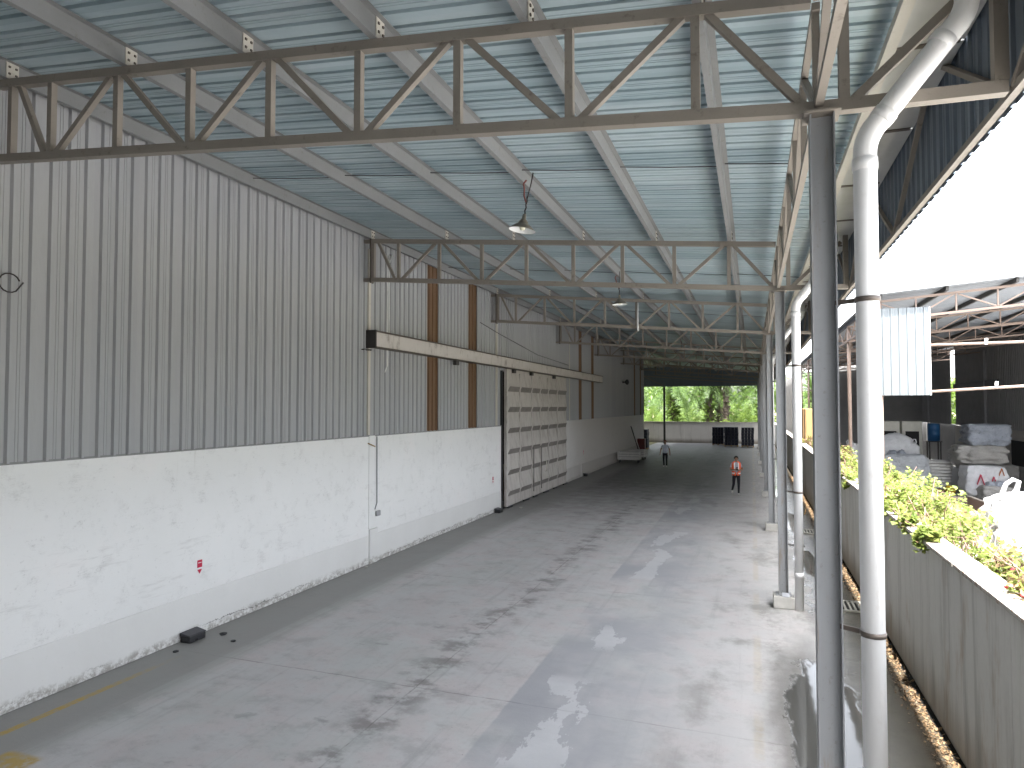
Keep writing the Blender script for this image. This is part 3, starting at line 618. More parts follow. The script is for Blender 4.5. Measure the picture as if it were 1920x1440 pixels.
# gutter and edge beam
MB().box(1.14, 1.235, -29.5, 71.6, 7.0, 7.085).build('edge_beam', M['cleat'], cp)
for k in range(50):
    ya = -29.5 + 2.02 * k; mb = MB(); za = 7.10
    mb.box(1.262, 1.800, ya, ya + 2.0, za, za + 0.006); mb.box(1.255, 1.262, ya, ya + 2.0, za, za + 0.12); mb.box(1.800, 1.807, ya, ya + 2.0, za, za + 0.2)
    gm = mb.build('gutter_length', M['zinc'], cp)
    MB().box(1.262, 1.775, ya + 1.965, ya + 2.04, za - 0.010, za - 0.002).build('joint_strip', M['bolt'], gm)
# fascia sheets
fprof = corrug(0.75, 3, 0.026, 0.05, 0.016)
b = MB(); vs = []; n = len(fprof)
for z_ in (6.06, 7.95): vs += [(-h_, u, z_) for u, h_ in fprof]
b.add(vs, [(i, n + i, n + i + 1, i + 1) for i in range(n - 1)]); me_f = b.mesh('fascia_sheet', M['fascia'])
y = -29.55
while y < 71.2:
    o = link('fascia_sheet', me_f, cp); o.location = (1.845, y, 0); y += 0.75
ff = MB().box(1.76, 1.815, -29.5, 71.6, 6.075, 6.135); ffo = ff.build('fascia_bottom_rail', M['truss'], cp)
MB().box(1.785, 1.812, -29.5, 71.6, 7.30, 7.36).build('fascia_top_rail', M['truss'], cp)
for i_, yy in enumerate(FR[:-2]):
    for k in range(4):
        a, c_ = yy + 8.43 * k / 4, yy + 8.43 * (k + 1) / 4
        za, zc = (6.12, 7.3) if k % 2 == 0 else (7.3, 6.12)
        MB().bar((1.77, a + 0.06, za), (1.77, c_ - 0.06, zc), 0.045, 0.05, (1, 0, 0)).build('fascia_brace', M['truss'], ffo)
MB().box(1.78, 1.852, -29.5, 71.6, 7.312, 7.318).build('gutter_flashing', M['zinc'], cp)
# sag rods between purlins, in mid-bay
for yy in FR[:-2]:
    ym = yy + 4.25
    for xa, xb in zip(PX[:-1], PX[1:]):
        MB().tube([(xa + 0.03, ym, zt(xa) + 0.19), ((xa + xb) / 2, ym, (zt(xa) + zt(xb)) / 2 + 0.165), (xb - 0.03, ym, zt(xb) + 0.16)], 0.008, 5).build('sag_rod', M['cable'], cp)
    MB().tube([(PX[-1] + 0.03, ym, zt(PX[-1]) + 0.19), (1.15, ym, zt(1.1) + 0.14)], 0.008, 5).build('sag_rod', M['cable'], cp)
# end of canopy
box('end_side_wall', M['nwall'], cp, -20.2, -20.0, 58.45, 73.1, 0, 7.9)
box('end_fascia', M['fascia'], cp, -20.2, 1.75, 71.60, 71.65, 5.926, 8.2)
box('end_roof', M['nroof'], cp, -20, -8.82, Y1W + 0.01, 71.59, 7.9, 8.0)
MB().bar((-10.6, 69.2, 6.98), (0.42, 69.2, 6.02), 0.09, 0.09).build('end_brace', M['truss'], cp)
MB().bar((-10.6, 69.4, 6.98), (-8.6, 69.4, 6.02), 0.08, 0.08).build('end_brace', M['truss'], cp)
MB().box(-8.75, -8.55, 71.3, 71.5, 0, 5.925).build('end_post', M['darkiron'], cp)
MB().tube([(-3.56, FR[6] - 0.12, 7.30), (-3.56, FR[6] - 0.12, 6.45), (-3.56, FR[6] - 0.05, 6.36)], 0.028, 8).build('conduit_pipe', M['conduit'], cp)

box('rear_wall', M['nwall'], cp, -9.4, 1.8, -29.75, -29.6, 0, 8.0)  # unseen wall added to close off light from behind the camera
# ------------------------------------------------------------------ pendant lamps
def lamp(x, y_, zrim, ztop, tilt, label):
    t = thing('pendant_lamp', label, 'lamp', (x, y_, zrim), 0, 'pendant lamps under the canopy roof')
    t.rotation_euler = (tilt[0], tilt[1], 0)
    sh = MB(); pr = [(0.215, 0.0), (0.21, 0.012), (0.12, 0.085), (0.075, 0.115), (0.075, 0.14), (0.055, 0.145), (0.055, 0.165), (0.035, 0.175), (0.03, 0.25), (0.018, 0.262)]
    sh.lathe(pr, 24); shade = sh.build('lamp_shade', M['lampout'], t)
    MB().lathe([(0.212, 0.002), (0.115, 0.078), (0.065, 0.108), (0.0, 0.110)], 24).build('reflector', M['lampin'], shade)
    MB().lathe([(0.0, 0.0), (0.035, 0.008), (0.05, 0.04), (0.035, 0.08), (0.02, 0.105)], 12).build('bulb', M['bulb'], t)
    L = ztop - zrim
    ch = MB(); 
    for k in range(6): ch.tube([(0.008 * (-1) ** k, 0, 0.26 + k * 0.05), (-0.008 * (-1) ** k, 0, 0.315 + k * 0.05)], 0.012, 5)
    ch.build('chain', M['cable'], t)
    MB().tube([(0.0, 0, 0.5), (0.02, 0.01, 0.75), (0.03, 0, L)], 0.010, 5).build('hanger_rod', M['cable'], t)
    MB().tube([(0.0, 0.01, 0.42), (-0.06, 0, 0.55), (-0.075, 0, 0.66), (-0.10, 0, 0.74), (-0.06, 0, 0.80)], 0.014, 5).build('supply_cable', M['redcable'], t)
lamp(-3.36, 9.86, 6.60, 7.52, (R(-2), R(9)), 'enamel pendant lamp tilted on its chain, nearest below the roof')
lamp(-3.36, 18.1, 6.62, 7.52, (R(1), R(-2)), 'enamel pendant lamp hanging level just beyond the second truss')
lamp(-3.36, 34.95, 6.62, 7.52, (R(1), R(2)), 'small far pendant lamp deep in the shade of the canopy')

# ------------------------------------------------------------------ boundary wall on the right
bw = thing('boundary_wall', 'stained concrete boundary wall to the right of the columns', 'wall')
XB = 2.1
k = 0; y = -6.0
while y < 73:
    L = 1.45; me = MB().box(XB, XB + 0.16, y + 0.004, y + L - 0.004, 0.0, 2.10).mesh('wall_panel', M['bwall']); bevel(me, 0.006); link('wall_panel', me, bw); y += L
MB().box(XB + 0.02, XB + 0.14, -6, 73, 0.0, 2.08).build('wall_core', M['darkiron'], bw)
y = -6.0
while y < 73:
    me = MB().box(XB - 0.085, XB + 0.20, y + 0.004, y + 2.9 - 0.004, 2.102, 2.165).mesh('coping', M['coping']); bevel(me, 0.012); link('coping', me, bw); y += 2.9
MB().box(XB - 0.075, XB - 0.002, -6, 73, 0.002, 0.012).build('drain_slot', M['dark'], bw)

ew = thing('end_wall', 'low dirty white wall closing the far end of the canopy', 'wall')
for k in range(7):
    xa = -19.2 + 3.1 * k; me = MB().box(xa + 0.004, xa + 3.096, 73.15, 73.33, 0, 2.17).mesh('wall_panel', M['endwall']); link('wall_panel', me, ew)
MB().box(-19.2, 2.5, 73.11, 73.37, 2.172, 2.23).build('coping', M['coping'], ew)

sf = thing('light_block_fence', 'added light-blocking ribbed sheet fence behind the far part of the boundary wall', 'fence')  # fence added to keep side light out of the far bays
b = MB(); vs = []; pr = corrug(1.0, 4, 0.03); n = len(pr)
for z_ in (0.05, 6.0): vs += [(-h_, u, z_) for u, h_ in pr]
b.add(vs, [(i, n + i, n + i + 1, i + 1) for i in range(n - 1)]); mef = b.mesh('fence_sheet', M['nwall'])
for k in range(26): link('fence_sheet', mef, sf, (2.75, 47 + k, 0))
for k in range(10): MB().box(2.752, 2.82, 47 + 2.88 * k, 47.06 + 2.88 * k, 0, 6.0).build('fence_post', M['rusty'], sf)
# drain grates
def grate(x, y_, label):
    t = thing('drain_grate', label, 'drain grate', (x, y_, 0.004), 0, 'drain grates along the boundary wall')
    mb = MB(); 
    for a in ((-0.33, 0.33, -0.36, -0.31), (-0.33, 0.33, 0.31, 0.36), (-0.33, -0.29, -0.31, 0.31), (0.29, 0.33, -0.31, 0.31)): mb.box(a[0], a[1], a[2], a[3], 0, 0.03)
    mb.build('frame', M['grate'], t)
    for k in range(7): MB().box(-0.27 + 0.085 * k, -0.235 + 0.085 * k, -0.31, 0.31, 0.004, 0.028).build('grate_bar', M['grate'], t)
    MB().box(-0.29, 0.29, -0.31, 0.31, 0.0, 0.003).build('grate_pit', M['dark'], t)
grate(1.62, 14.45, 'iron drain grate by the boundary wall, nearest one beside the thick white downpipe')
grate(1.62, 22.6, 'smaller looking iron drain grate by the boundary wall farther along')

# ------------------------------------------------------------------ small things on the warehouse wall and floor
def sticker(y_, z_, label):
    t = thing('arrow_sign', label, 'sign', (XW + 0.004, y_, z_), 0, 'red arrow signs on the white wall')
    MB().box(0, 0.004, -0.052, 0.052, -0.02, 0.105).build('sign_plate', M['red'], t)
    MB().box(0.0, 0.005, -0.035, 0.035, 0.055, 0.066).build('print_line', M['white'], t)
    MB().box(0.0, 0.003, -0.055, 0.055, -0.05, -0.021).build('white_gap', M['white'], t)
    MB().add([(0.0, -0.05, -0.052), (0.0, 0.05, -0.052), (0.0, 0, -0.125), (0.004, -0.05, -0.052), (0.004, 0.05, -0.052), (0.004, 0, -0.125)], [(0, 1, 2), (3, 5, 4), (0, 3, 4, 1), (1, 4, 5, 2), (2, 5, 3, 0)]).build('arrow_head', M['red'], t)
sticker(9.04, 1.14, 'red downward arrow sign on the white wall above the nearest black bait box')
sticker(22.74, 1.2, 'small red downward arrow sign on the white wall beside the sliding door')
sticker(36.6, 1.3, 'tiny red downward arrow sign on the shaded wall past the sliding door')
def bait(x, y_, label):
    t = thing('bait_box', label, 'bait box', (x, y_, 0), 0, 'black bait boxes at the wall base')
    me = MB().box(-0.1, 0.1, -0.17, 0.17, 0, 0.11).mesh('body', M['black']); bevel(me, 0.02, 2); link('body', me, t)
    mb = MB(); mb.add([(-0.11, -0.18, 0.112), (0.11, -0.18, 0.112), (0.11, 0.18, 0.112), (-0.11, 0.18, 0.112), (-0.11, -0.18, 0.16), (0.09, -0.17, 0.128), (0.09, 0.17, 0.128), (-0.11, 0.18, 0.16)], [(0, 3, 2, 1), (4, 5, 6, 7), (0, 1, 5, 4), (1, 2, 6, 5), (2, 3, 7, 6), (3, 0, 4, 7)])
    link('lid', bevel(mb.mesh('lid', M['lid']), 0.006), t)
    MB().box(0.10, 0.103, -0.06, -0.01, 0.015, 0.05).build('entry_hole', M['dark'], t)
bait(-8.72, 8.78, 'black plastic bait box at the wall base in the foreground below the arrow sign')
bait(-8.72, 22.95, 'black plastic bait box at the wall base beside the sliding door')
bait(-8.72, 36.5, 'black plastic bait box at the shaded wall base past the sliding door')
for i_, (x_, y_, s_, lb) in enumerate([(-8.45, 9.15, 0.07, 'dark concrete chip on the floor right of the nearest bait box'), (-8.05, 8.95, 0.05, 'small dark chip on the floor in front of the nearest bait box'), (-8.55, 8.25, 0.05, 'small dark chip on the floor left of the nearest bait box'), (-8.75, 14.1, 0.06, 'pale plaster chip on the floor at the pilaster base'), (-8.3, 24.2, 0.09, 'pale crumpled scrap on the floor at the sliding door corner')]):
    bm = bmesh.new(); bmesh.ops.create_icosphere(bm, subdivisions=2, radius=s_)
    for v in bm.verts: v.co *= 0.8 + 0.5 * mnoise.noise(v.co * 14 + Vector((i_ * 3, 0, 0))); v.co.z *= 0.35
    me = bpy.data.meshes.new('chip'); bm.to_mesh(me); bm.free(); me.materials.append(M['black'] if i_ < 3 else M['pedestal'])
    tag(link('floor_debris', me, None, (x_, y_, s_ * 0.3)), lb, 'debris')
for x_, y_, L, lb in [(1.05, 20.3, 0.55, 'thin grey stick lying on the wet floor behind the second column'), (1.5, 27.5, 2.6, 'long tan pole lying on the floor along the boundary wall')]:
    tan = lb.startswith('long')
    mb = MB().tube([(-L / 2, 0, 0.02), (0, 0.01, 0.022), (L / 2, 0, 0.02)], 0.02, 6); o = mb.build('pole' if tan else 'stick', M['wood'] if tan else M['grey'], None, (x_ + (0.35 if tan else 0), y_, 0)); o.rotation_euler.z = R(84) if tan else R(-12)
    tag(o, lb, 'pole' if tan else 'stick')

# crate stacks at the far end
def crate_stack(x, y_, w_, d_, nl, h_, label, rz=0.0, lean=0.0):
    t = thing('crate_stack', label, 'crate stack', (x, y_, 0), rz, 'dark crate stacks at the far end')
    mb = MB()
    for a in (-1, 0, 1): mb.box(a * (w_ / 2 - 0.07) - 0.06, a * (w_ / 2 - 0.07) + 0.06, -d_ / 2, d_ / 2, 0, 0.09)
    mb.box(-w_ / 2, w_ / 2, -d_ / 2, d_ / 2, 0.09, 0.13); mb.build('pallet', M['wood'], t)
    ncx = 4
    for l in range(nl):
        z0 = 0.135 + l * h_; mb = MB(); off = rnd.uniform(-0.02, 0.02)
        for i in range(ncx):
            for j in range(3):
                xa = -w_ / 2 + w_ * i / ncx + off; ya = -d_ / 2 + d_ * j / 3
                mb.box(xa + 0.012, xa + w_ / ncx - 0.012, ya + 0.012, ya + d_ / 3 - 0.012, z0, z0 + h_ - 0.05)
                mb.box(xa + 0.002, xa + w_ / ncx - 0.002, ya + 0.002, ya + d_ / 3 - 0.002, z0 + h_ - 0.05, z0 + h_ - 0.006)
        mb.build('crate_layer', M['crate'], t)
crate_stack(-3.25, 70.4, 1.10, 1.2, 6, 0.275, 'dark crate stack against the far wall, left and plainest of the three')
crate_stack(-1.93, 68.3, 1.28, 1.2, 6, 0.29, 'dark crate stack standing forward in the middle of the three at the far wall')
crate_stack(-0.45, 68.0, 1.15, 1.2, 6, 0.285, 'dark crate stack nearest the columns at the far wall')
crate_stack(-9.55, 61.5, 1.3, 1.2, 6, 0.275, 'dark crate stack just past the warehouse corner')
# trolleys, poles and box by the warehouse wall
def trolley(x, y_, L, W_, H_, rz, label):
    t = thing('platform_trolley', label, 'trolley', (x, y_, 0), rz, 'white trolleys by the warehouse wall')
    mb = MB(); z0 = 0.22
    mb.box(-W_ / 2, W_ / 2, -L / 2, L / 2, z0, z0 + 0.04); mb.build('deck', M['cartwhite'], t)
    for a in ((-W_ / 2, W_ / 2, -L / 2, -L / 2 + 0.03), (-W_ / 2, W_ / 2, L / 2 - 0.03, L / 2), (-W_ / 2, -W_ / 2 + 0.03, -L / 2 + 0.03, L / 2 - 0.03), (W_ / 2 - 0.03, W_ / 2, -L / 2 + 0.03, L / 2 - 0.03)):
        for z1 in (z0 + 0.05, z0 + 0.05 + (H_ - 0.04) / 3, z0 + 0.05 + 2 * (H_ - 0.04) / 3): MB().box(a[0], a[1], a[2], a[3], z1, z1 + (H_ - 0.04) / 3 - 0.02).build('side_board', M['cartwhite'], t)
    for sx in (-1, 1):
        for sy in (-1, 1):
            wl = MB().tube([(sx * (W_ / 2 - 0.12) - 0.03, sy * (L / 2 - 0.18), 0.1), (sx * (W_ / 2 - 0.12) + 0.03, sy * (L / 2 - 0.18), 0.1)], 0.1, 14).build('wheel', M['black'], t)
            MB().box(sx * (W_ / 2 - 0.12) - 0.045, sx * (W_ / 2 - 0.12) + 0.045, sy * (L / 2 - 0.18) - 0.03, sy * (L / 2 - 0.18) + 0.03, 0.12, 0.22).build('fork', M['grey'], wl)
    MB().box(-W_ / 2 + 0.06, W_ / 2 - 0.06, -L / 2 + 0.06, L / 2 - 0.06, z0 + 0.05, z0 + H_ - 0.05).build('load', M['black'], t)
trolley(-8.0, 46.3, 1.1, 1.5, 0.55, R(4), 'low white boarded trolley with dark load by the shaded wall')
trolley(-7.95, 49.2, 1.1, 1.3, 0.5, R(-3), 'smaller white trolley parked just behind the boarded one')
tag(MB().tube([(-8.78, 51.6, 2.35), (-8.2, 52.4, 0.0)], 0.035, 6).build('leaning_pole', M['darkiron']), 'dark pole leaning on the shaded wall, left of the pair', 'pole')
tag(MB().tube([(-8.78, 52.2, 2.2), (-8.15, 52.7, 0.0)], 0.035, 6).build('leaning_pole', M['cartwhite']), 'pale pole leaning on the shaded wall, right of the pair', 'pole')
fb = thing('red_cabinet', 'dark red metal cabinet against the shaded wall behind the trolleys', 'cabinet', (-8.5, 55.0, 0))
link('body', bevel(MB().box(-0.3, 0.3, -0.35, 0.35, 0.1, 1.25).mesh('body', M['redmetal']), 0.02), fb); MB().box(-0.25, 0.25, -0.366, -0.352, 0.16, 1.19).build('door', M['redmetal'], fb); MB().box(0.16, 0.19, -0.39, -0.368, 0.6, 0.75).build('handle', M['darkiron'], fb)
for sx in (-0.24, 0.24): MB().box(sx - 0.04, sx + 0.04, -0.3, 0.3, 0, 0.1).build('foot', M['darkiron'], fb)

# ------------------------------------------------------------------ people
def skin_mesh(name, joints, edges, root, mats):
    me = bpy.data.meshes.new(name); me.from_pydata([j[0] for j in joints], edges, []); me.update()
    o = bpy.data.objects.new(name, me); COL.objects.link(o)
    md = o.modifiers.new('skin', 'SKIN'); md.use_smooth_shade = True
    for i, j in enumerate(joints):
        sv = me.skin_vertices[0].data[i]; r = j[1]; sv.radius = r if isinstance(r, tuple) else (r, r); sv.use_root = (i == root)
    sb = o.modifiers.new('sub', 'SUBSURF'); sb.levels = 2; sb.render_levels = 2
    dg = bpy.context.evaluated_depsgraph_get(); out = bpy.data.meshes.new_from_object(o.evaluated_get(dg))
    bpy.data.objects.remove(o); bpy.data.meshes.remove(me); out.name = name
    out.materials.clear()
    for mm in mats: out.materials.append(mm)
    return out
def person(loc, rz, label, pose, kind):
    t = thing('person', label, 'person', loc, rz)
    J = pose['J']; names = list(J); idx = {n_: i for i, n_ in enumerate(names)}
    me = skin_mesh('body', [J[n_] for n_ in names], [(idx[a], idx[b_]) for a, b_ in pose['E']], idx['pelvis'], [M['skin'], pose['shirt'], M['trousers'], M['shoe']])
    for p in me.polygons:
        c_ = p.center; p.use_smooth = True
        if c_.z > 1.44: p.material_index = 0
        elif c_.z > 0.90: p.material_index = 0 if any((c_ - Vector(J[hn][0])).length < 0.13 for hn in ('hand_l', 'hand_r')) or any((c_ - Vector(J[hn][0])).length < 0.11 for hn in ('elbow_l', 'elbow_r')) or min((c_ - Vector(J['elbow_l'][0]).lerp(Vector(J['hand_l'][0]), 0.5)).length, (c_ - Vector(J['elbow_r'][0]).lerp(Vector(J['hand_r'][0]), 0.5)).length) < 0.12 else 1
        elif any((c_ - Vector(J[hn][0])).length < 0.17 for hn in ('hand_l', 'hand_r')) : p.material_index = 0
        elif c_.z > 0.095: p.material_index = 2
        else: p.material_index = 3
        if pose.get('lift') and (c_ - Vector(J['toe_r'][0])).length < 0.20 and c_.z < J['ankle_r'][0][2] + 0.02: p.material_index = 3
    body = link('body', me, t)
    hp = Vector(J['head'][0])
    mb = MB(); bm = bmesh.new(); bmesh.ops.create_uvsphere(bm, u_segments=16, v_segments=12, radius=0.108)
    for v in bm.verts: v.co.x *= 0.92; v.co.y *= 1.08; v.co.z *= 1.12
    kill = [v for v in bm.verts if v.co.z < -0.055 or (v.co.y < -0.045 and v.co.z < 0.045)]
    bmesh.ops.delete(bm, geom=kill, context='VERTS')
    me = bpy.data.meshes.new('hair'); bm.to_mesh(me); bm.free(); me.materials.append(M['cap'] if kind == 'cap' else M['hair'])
    for p in me.polygons: p.use_smooth = True
    link('cap' if kind == 'cap' else 'hair', me, t, hp + Vector((0, 0.008, 0.03)))
    fc = MB()
    for sx in (-1, 1): fc.box(sx * 0.035 - 0.012, sx * 0.035 + 0.012, -0.108, -0.092, 0.0, 0.014)
    fc.build('eyes', M['hair'], t, hp); MB().add([(-0.014, -0.10, -0.03), (0.014, -0.10, -0.03), (0, -0.128, -0.032), (0, -0.103, 0.012)], [(0, 1, 2), (0, 2, 3), (1, 3, 2), (0, 3, 1)]).build('nose', M['skin'], t, hp)
    if kind == 'vest':
        rings = []; prof = [(0.86, 0.175, 0.125), (1.0, 0.18, 0.13), (1.15, 0.19, 0.135), (1.30, 0.205, 0.135), (1.40, 0.19, 0.115), (1.465, 0.10, 0.085)]
        mb = MB(); n_ = 24
        for (z_, rx, ry) in prof: rings.append([(rx * math.sin(2 * math.pi * (k_ + 0.5) / n_) , 0.012 - ry * math.cos(2 * math.pi * (k_ + 0.5) / n_), z_) for k_ in range(n_)])
        for r_ in rings: mb.v += r_
        for i in range(len(rings) - 1):
            for k_ in range(n_):
                k2 = (k_ + 1) % n_
                if k_ in (n_ - 1,) or (i >= 2 and k_ in (n_ - 2, 0)) or (i >= 1 and k_ in (n_ - 2, 0)): continue
                mb.f.append((i * n_ + k_, i * n_ + k2, (i + 1) * n_ + k2, (i + 1) * n_ + k_)); mb.mi.append(0); mb.sm.append(True)
        v_ = mb.build('vest', M['vest'], t)
        for z_ in (0.93, 1.05):
            mb = MB(); 
            for zz in (z_, z_ + 0.055): mb.v += [((0.187) * math.sin(2 * math.pi * (k_ + 0.5) / n_), 0.012 - 0.139 * math.cos(2 * math.pi * (k_ + 0.5) / n_), zz) for k_ in range(n_)]
            for k_ in range(1, n_ - 2): mb.f.append((k_, k_ + 1, n_ + k_ + 1, n_ + k_)); mb.mi.append(0); mb.sm.append(True)
            mb.build('reflective_band', M['reflective'], v_)
        for sx in (-1, 1): MB().bar((sx * 0.085, -0.128, 1.08), (sx * 0.085, -0.118, 1.42), 0.045, 0.008, (0, -1, 0)).build('reflective_band', M['reflective'], v_)
        MB().box(-0.035, 0.035, -0.30, -0.285, 1.10, 1.24).build('phone', M['phone'], t)
    return t
def fingers(J, E, side, hand, d, spread):
    d = Vector(d).normalized(); s_ = Vector(spread).normalized(); h_ = Vector(hand)
    palm = h_ + d * 0.06; J['palm_' + side] = (tuple(palm), (0.030, 0.016)); E.append(('hand_' + side, 'palm_' + side))
    for k_, (o_, L) in enumerate(((-0.03, 0.06), (-0.01, 0.075), (0.01, 0.07), (0.03, 0.055))):
        nm = 'f%d_%s' % (k_, side); J[nm] = (tuple(palm + s_ * o_ + d * L), 0.008); E.append(('palm_' + side, nm))
    J['th_' + side] = (tuple(h_ + s_ * -0.05 + d * 0.045), 0.009); E.append(('hand_' + side, 'th_' + side))
# facing -Y at rz 0
J1 = dict(pelvis=((0, 0, 0.90), (0.15, 0.11)), belly=((0, 0, 1.05), (0.15, 0.11)), chest=((0, 0.01, 1.27), (0.17, 0.115)), neckb=((0, 0.02, 1.42), 0.07), neck=((0, 0.0, 1.48), 0.05), head=((0, -0.03, 1.56), (0.078, 0.09)), crown=((0, -0.02, 1.64), (0.065, 0.075)),
          sh_l=((0.18, 0.02, 1.37), 0.06), elbow_l=((0.25, 0.0, 1.10), 0.042), hand_l=((0.08, -0.22, 1.10), 0.028),
          sh_r=((-0.18, 0.02, 1.37), 0.06), elbow_r=((-0.25, 0.0, 1.10), 0.042), hand_r=((-0.08, -0.22, 1.12), 0.028),
          hip_l=((0.09, 0, 0.84), 0.09), knee_l=((0.09, -0.06, 0.47), 0.06), ankle_l=((0.09, -0.02, 0.09), 0.042), toe_l=((0.11, -0.16, 0.04), 0.038),
          hip_r=((-0.09, 0, 0.84), 0.09), knee_r=((-0.11, 0.0, 0.48), 0.06), ankle_r=((-0.15, 0.26, 0.17), 0.042), toe_r=((-0.15, 0.16, 0.06), 0.036))
EB = [('pelvis', 'belly'), ('belly', 'chest'), ('chest', 'neckb'), ('neckb', 'neck'), ('neck', 'head'), ('head', 'crown'), ('chest', 'sh_l'), ('sh_l', 'elbow_l'), ('elbow_l', 'hand_l'), ('chest', 'sh_r'), ('sh_r', 'elbow_r'), ('elbow_r', 'hand_r'), ('pelvis', 'hip_l'), ('hip_l', 'knee_l'), ('knee_l', 'ankle_l'), ('ankle_l', 'toe_l'), ('pelvis', 'hip_r'), ('hip_r', 'knee_r'), ('knee_r', 'ankle_r'), ('ankle_r', 'toe_r')]
E1 = list(EB); fingers(J1, E1, 'l', J1['hand_l'][0], (-0.5, -0.6, 0.5), (0, -0.5, 0.8)); fingers(J1, E1, 'r', J1['hand_r'][0], (0.5, -0.6, 0.5), (0, -0.5, 0.8))
person((-0.69, 30.85, 0), R(8), 'person in orange reflective vest and black trousers walking, looking down at a phone', dict(J=J1, E=E1, shirt=M['shirtgrey'], lift=True), 'vest')
J2 = dict(J1)
for s_, sx in (('l', 1), ('r', -1)):
    for k_ in list(J2):
        if k_ in ('palm_' + s_, 'th_' + s_) or k_ in ['f%d_%s' % (q, s_) for q in range(4)]: del J2[k_]
    J2['elbow_' + s_] = ((sx * 0.27, 0.03, 1.12), 0.042); J2['hand_' + s_] = ((sx * 0.31, -0.04, 0.86), 0.028)
J2['knee_r'] = ((-0.09, -0.03, 0.47), 0.06); J2['ankle_r'] = ((-0.09, 0.05, 0.09), 0.042); J2['toe_r'] = ((-0.11, -0.09, 0.04), 0.038); J2['head'] = ((0, -0.01, 1.57), (0.078, 0.09)); J2['crown'] = ((0, 0, 1.65), (0.065, 0.075))
E2 = list(EB); fingers(J2, E2, 'l', J2['hand_l'][0], (0.05, -0.25, -1), (0, -1, 0.2)); fingers(J2, E2, 'r', J2['hand_r'][0], (-0.05, -0.25, -1), (0, -1, 0.2))
person((-5.25, 43.6, 0), R(-6), 'person in light shirt, dark trousers and dark red cap standing in the shade', dict(J=J2, E=E2, shirt=M['shirtlight']), 'cap')

# ------------------------------------------------------------------ plants along the boundary wall
def leaves(mb, n_, fn, size, up=0.6):
    for _ in range(n_):
        p = fn()
        if p is None: continue
        d = Vector((rnd.gauss(0, 1), rnd.gauss(0, 1), rnd.gauss(0, 0.6) + 0.1)).normalized()
        nrm = Vector((rnd.gauss(0, 0.6), rnd.gauss(0, 0.6), up + rnd.random())).normalized()
        s_ = d.cross(nrm); 
        if s_.length < 0.05: continue
        s_.normalize(); L = size * rnd.uniform(0.6, 1.3); W_ = L * rnd.uniform(0.28, 0.42); q = p + d * L
        mid = p + d * (L * 0.45) + nrm * (-0.08 * L)
        mb.add([p, mid + s_ * W_, q, mid - s_ * W_], [(0, 1, 2, 3)])
def hedge(y_, L, zt_, dens, label, dry=0.12, over=0.0, flowers=0, size=0.075):
    t = thing('creeper_plant', label, 'plant', (XB + 0.22, y_, 0.0), 0, 'plants growing over the boundary wall')
    ctr = [(rnd.uniform(0.0, 0.75), rnd.uniform(-L / 2, L / 2), rnd.uniform(1.85, zt_ - 0.1), rnd.uniform(0.12, 0.30)) for _ in range(int(7 * L * dens) + 4)]
    if over: ctr += [(rnd.uniform(-0.30, -0.18), rnd.uniform(-L / 2, L / 2), rnd.uniform(2.2 - over, 2.25), rnd.uniform(0.07, 0.14)) for _ in range(int(4 * L))]
    def fn():
        c_ = rnd.choice(ctr); d = Vector((rnd.gauss(0, 1), rnd.gauss(0, 1), rnd.gauss(0, 1))).normalized() * (c_[3] * rnd.random() ** 0.4)
        p = Vector((c_[0], c_[1], c_[2])) + d
        if -0.27 < p.x < 0.0 and p.z < 2.18: p.z = 2.18 + rnd.random() * 0.12
        return p
    mb = MB(); leaves(mb, int(1700 * L * dens), fn, size); mb.build('foliage', M['leaf'], t)
    mb = MB(); leaves(mb, int(1700 * L * dens * dry), fn, size * 0.9); mb.build('dry_leaves', M['drydl'], t)
    mb = MB()
    for _ in range(int(16 * L)):
        x0, yy = rnd.uniform(0.05, 0.6), rnd.uniform(-L / 2, L / 2); c_ = rnd.choice(ctr)
        mb.tube([(x0, yy, 0.0), (x0 + rnd.uniform(-.1, .1), yy + rnd.uniform(-.2, .2), 1.5), (c_[0], c_[1] * 0.3 + yy * 0.7, max(c_[2], 2.2)), (c_[0] + rnd.uniform(-.25, .2), c_[1] * 0.3 + yy * 0.7 + rnd.uniform(-.4, .4), max(c_[2], 2.2) + rnd.uniform(-0.02, 0.25))], [0.014, 0.010, 0.007, 0.003], 4)
    mb.build('stems', M['stem'], t)
    if flowers:
        mb = MB(); leaves(mb, flowers, fn, 0.05); mb.build('flowers', M['flower'], t)
hedge(4.9, 1.6, 2.45, 0.45, 'leafy yellow-green plant over the wall at the right edge of the view')
hedge(6.6, 1.5, 2.35, 0.28, 'sparse plant with bare pinkish stems and red flowers beside the bright bag', dry=0.5, flowers=60)
hedge(8.4, 1.8, 2.42, 0.5, 'half bare plant with dry stems between the flowering plant and the dense hedge', dry=0.35)
hedge(10.6, 2.2, 2.5, 0.75, 'dense sunlit plant trailing over the wall right of the nearest downpipe', over=0.12)
hedge(13.0, 2.2, 2.55, 0.8, 'tallest dense sunlit plant over the wall directly right of the nearest downpipe', over=0.15)
hedge(15.4, 2.4, 2.52, 0.75, 'dense sunlit plant over the wall partly hidden by the nearest downpipe')
hedge(18.2, 2.8, 2.52, 0.75, 'bright plant over the wall seen between nearest column and downpipe', over=0.3)
hedge(21.5, 3.2, 2.55, 0.6, 'plant over the wall hidden mostly behind the nearest column', dry=0.3, over=0.1, size=0.09)
hedge(26.0, 4.5, 2.45, 0.35, 'dry reddish plant over the wall left of the nearest column', dry=1.5, size=0.10)
hedge(32.0, 6, 2.4, 0.25, 'far dry brown creeper on the wall beside the second downpipe', dry=2.0, size=0.12)

